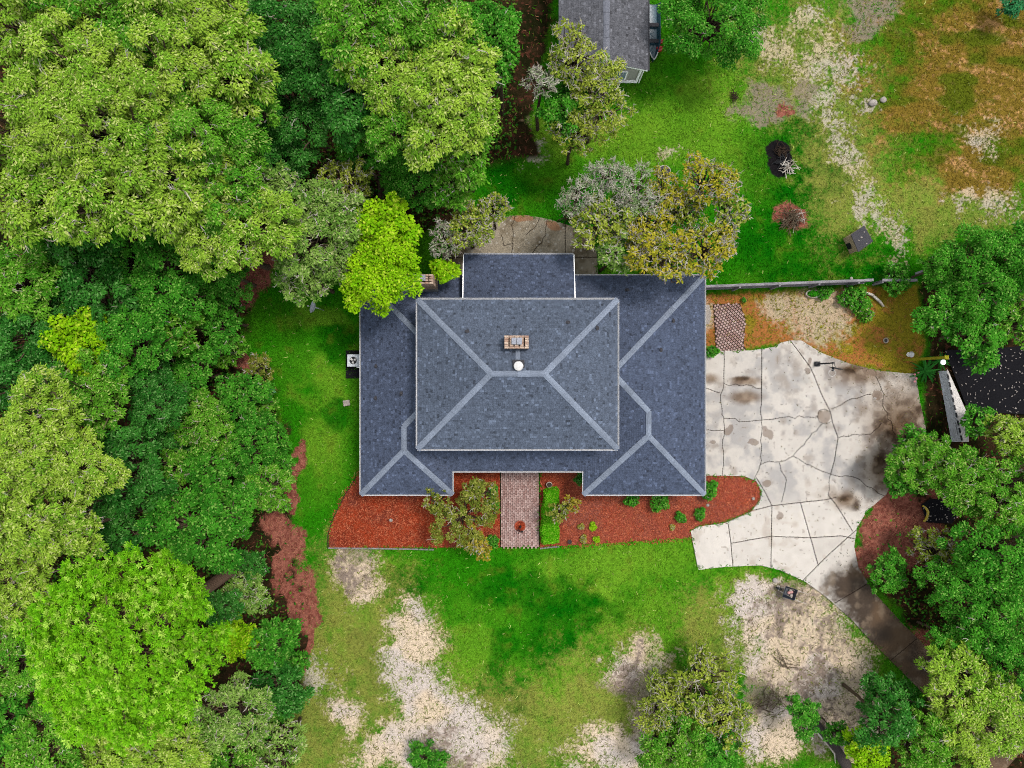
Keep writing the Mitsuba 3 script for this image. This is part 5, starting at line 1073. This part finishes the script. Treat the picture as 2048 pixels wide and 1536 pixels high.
# wheelbarrow on the sand
t = thing('wheelbarrow', 'dark wheelbarrow with stones in its tray on the sand by the drive', 'wheelbarrow'); ctr = W(1573, 1181); ang = math.radians(-18)
def wb(p): ca, sa = math.cos(ang), math.sin(ang); p = np.asarray(p, float); return np.c_[p[..., 0].ravel() * ca - p[..., 1].ravel() * sa + ctr[0], p[..., 0].ravel() * sa + p[..., 1].ravel() * ca + ctr[1], p[..., 2].ravel()]
top = [(-.42, -.36, .62), (.36, -.36, .66), (.36, .36, .66), (-.42, .36, .62)]; bot = [(-.24, -.22, .34), (.22, -.22, .36), (.22, .22, .36), (-.24, .22, .34)]
tv = wb(top + bot + [(x * .96, y * .96, z) for x, y, z in top] + [(x * .96, y * .96, z + .02) for x, y, z in bot])
put('tray', (tv, np.array([[0, 1, 5, 4], [1, 2, 6, 5], [2, 3, 7, 6], [3, 0, 4, 7], [4, 5, 6, 7], [8, 12, 13, 9], [9, 13, 14, 10], [10, 14, 15, 11], [11, 15, 12, 8], [12, 15, 14, 13], [0, 8, 9, 1], [1, 9, 10, 2], [2, 10, 11, 3], [3, 11, 8, 0]])), 'm_navy', parent=t)
for s_ in (-1, 1):
    put('handle', tube(wb([(-.5, .12 * s_, .26), (0, .22 * s_, .36), (.6, .30 * s_, .58), (1.15, .30 * s_, .64)]), .024, 8), 'm_bark', parent=t, smooth=40); put('leg', tube(wb([(.30, .22 * s_, .40), (.42, .24 * s_, .0)]), .018, 6), 'm_dark', parent=t)
wv, wf = ring((0, 0, 0), .15, .05, 24, 8); wv = wv[:, [0, 2, 1]] + [-.58, 0, .2]; put('wheel', (wb(wv), wf), 'm_black', parent=t, smooth=40); put('axle', tube(wb([(-.58, -.14, .2), (-.58, .14, .2)]), .015, 6), 'm_metal', parent=t)
for x, y, s_, mt in ((.10, .08, .12, 'm_pinkstone'), (.16, -.12, .1, 'm_rock'), (-.02, -.02, .1, 'm_pinkstone'), (.02, .16, .09, 'm_rock')): put('stone', rock(r5, wb([(x, y, .45)])[0], s_, 1, .8), mt, parent=t)
# planter with ornament on the brick path, pots in the mulch
t = thing('terracotta_planter', 'terracotta coloured saucer with a black metal ornament on the brick path', 'planter'); c = W(1040, 1051)
put('bowl', lathe([(0, .1), (.24, .1), (.32, .19), (.34, .2), (.35, .19), (.27, .1), (0, .09)], 28, c), 'm_terra', parent=t, smooth=40); put('soil', lathe([(0, .165), (.28, .15)], 20, c), 'm_mulch', parent=t)
put('stake', tube([c + [.02, .02, .14], c + [.0, -.14, .40], c + [-.04, -.28, .46]], .025, 7), 'm_black', parent=t, smooth=40)
for dx, dy, s_ in ((.03, .0, .075), (-.12, -.20, .06), (.12, -.30, .065), (-.10, -.38, .035)):
    v, f = lathe([(.001, 1), (.5, .85), (.87, .5), (1, 0), (.87, -.5), (.5, -.85), (.001, -1)], 12); put('ball', (v * s_ * [.8, 1.3, 1] + c + [dx, dy, .40], f), 'm_black', parent=t, smooth=60)
put('rod', tube([c + [-.12, -.20, .42], c + [.12, -.30, .42]], .012, 5), 'm_black', parent=t); put('rod', tube([c + [0, -.2, .42], c + [-.10, -.38, .40]], .012, 5), 'm_black', parent=t)
def pot(px, py, s, h, mat, label):
    t = thing('plant_pot', label, 'pot'); c = W(px, py); put('body', lathe([(0, 0), (s * .7, 0), (s, h), (s * 1.08, h), (s * 1.08, h * 1.06), (s * .9, h * 1.05), (s * .85, h * .8), (0, h * .8)], 20, c), mat, parent=t, smooth=40); put('soil', lathe([(0, h * .84), (s * .86, h * .82)], 16, c), 'm_litter', parent=t)
pot(1139, 1082, .12, .24, 'm_dark', 'small black pot near the lawn edge of the right mulch bed'); pot(1098, 968, .17, .34, 'm_bark', 'brown pot in the mulch above the clipped hedge')
# stones
for i, (px, py, s, lab) in enumerate(((782, 1040, .12, 'small grey stone in the left mulch bed'), (1745, 206, .28, 'large pale stone on the dry back lawn'), (1766, 200, .2, 'smaller pale stone beside the large one on the back lawn'), (1506, 997, .1, 'white stone at the tip of the right mulch bed'), (1415, 1010, .1, 'pale stone in the mulch right of the roof corner'),
    (1550, 1160, .16, 'pale stone at the grass edge left of the wheelbarrow'), (1556, 1172, .12, 'lower pale stone left of the wheelbarrow'), (1702, 557, .1, 'small pink white stone on the back lawn by the fence'), (1748, 797, .13, 'white stone chip on the stained parking court'), (1830, 645, .12, 'pinkish stone at the edge of the right trees'))):
    one('stone', lab, 'stone', rock(r5, W(px, py) + [0, 0, .05 if py < 900 or py > 1100 else .08], s, 2, .6), 'm_rock', smooth=True)
for i in range(16):
    q = W(1384 + r5.uniform(0, 8) if i % 2 else 1416 + i * 4.6, 1060 - i * 3 if i % 2 else 955 + r5.uniform(-2, 3)); 
# fallen log at the bottom
t = thing('fallen_log', 'dark fallen tree trunk lying across the bottom edge', 'log'); q = [W(1600, 1412, .3), W(1635, 1450, .35), W(1668, 1492, .35), W(1712, 1560, .35)]
put('trunk', tube(q, [.16, .24, .3, .36], 12), 'm_burnt', parent=t, smooth=40); put('branch', tube([q[0] + [-.1, -.3, .3], q[1] + [-.25, -.2, .5], q[2] + [-.2, -.2, .5], q[2] + [-.05, -.9, .3]], [.03, .05, .05, .02], 6), 'm_bark', parent=t, smooth=40); put('branch', tube([q[1] + [-.28, -.25, .5], q[1] + [-.6, -.5, .35]], [.035, .012], 5), 'm_bark', parent=t)
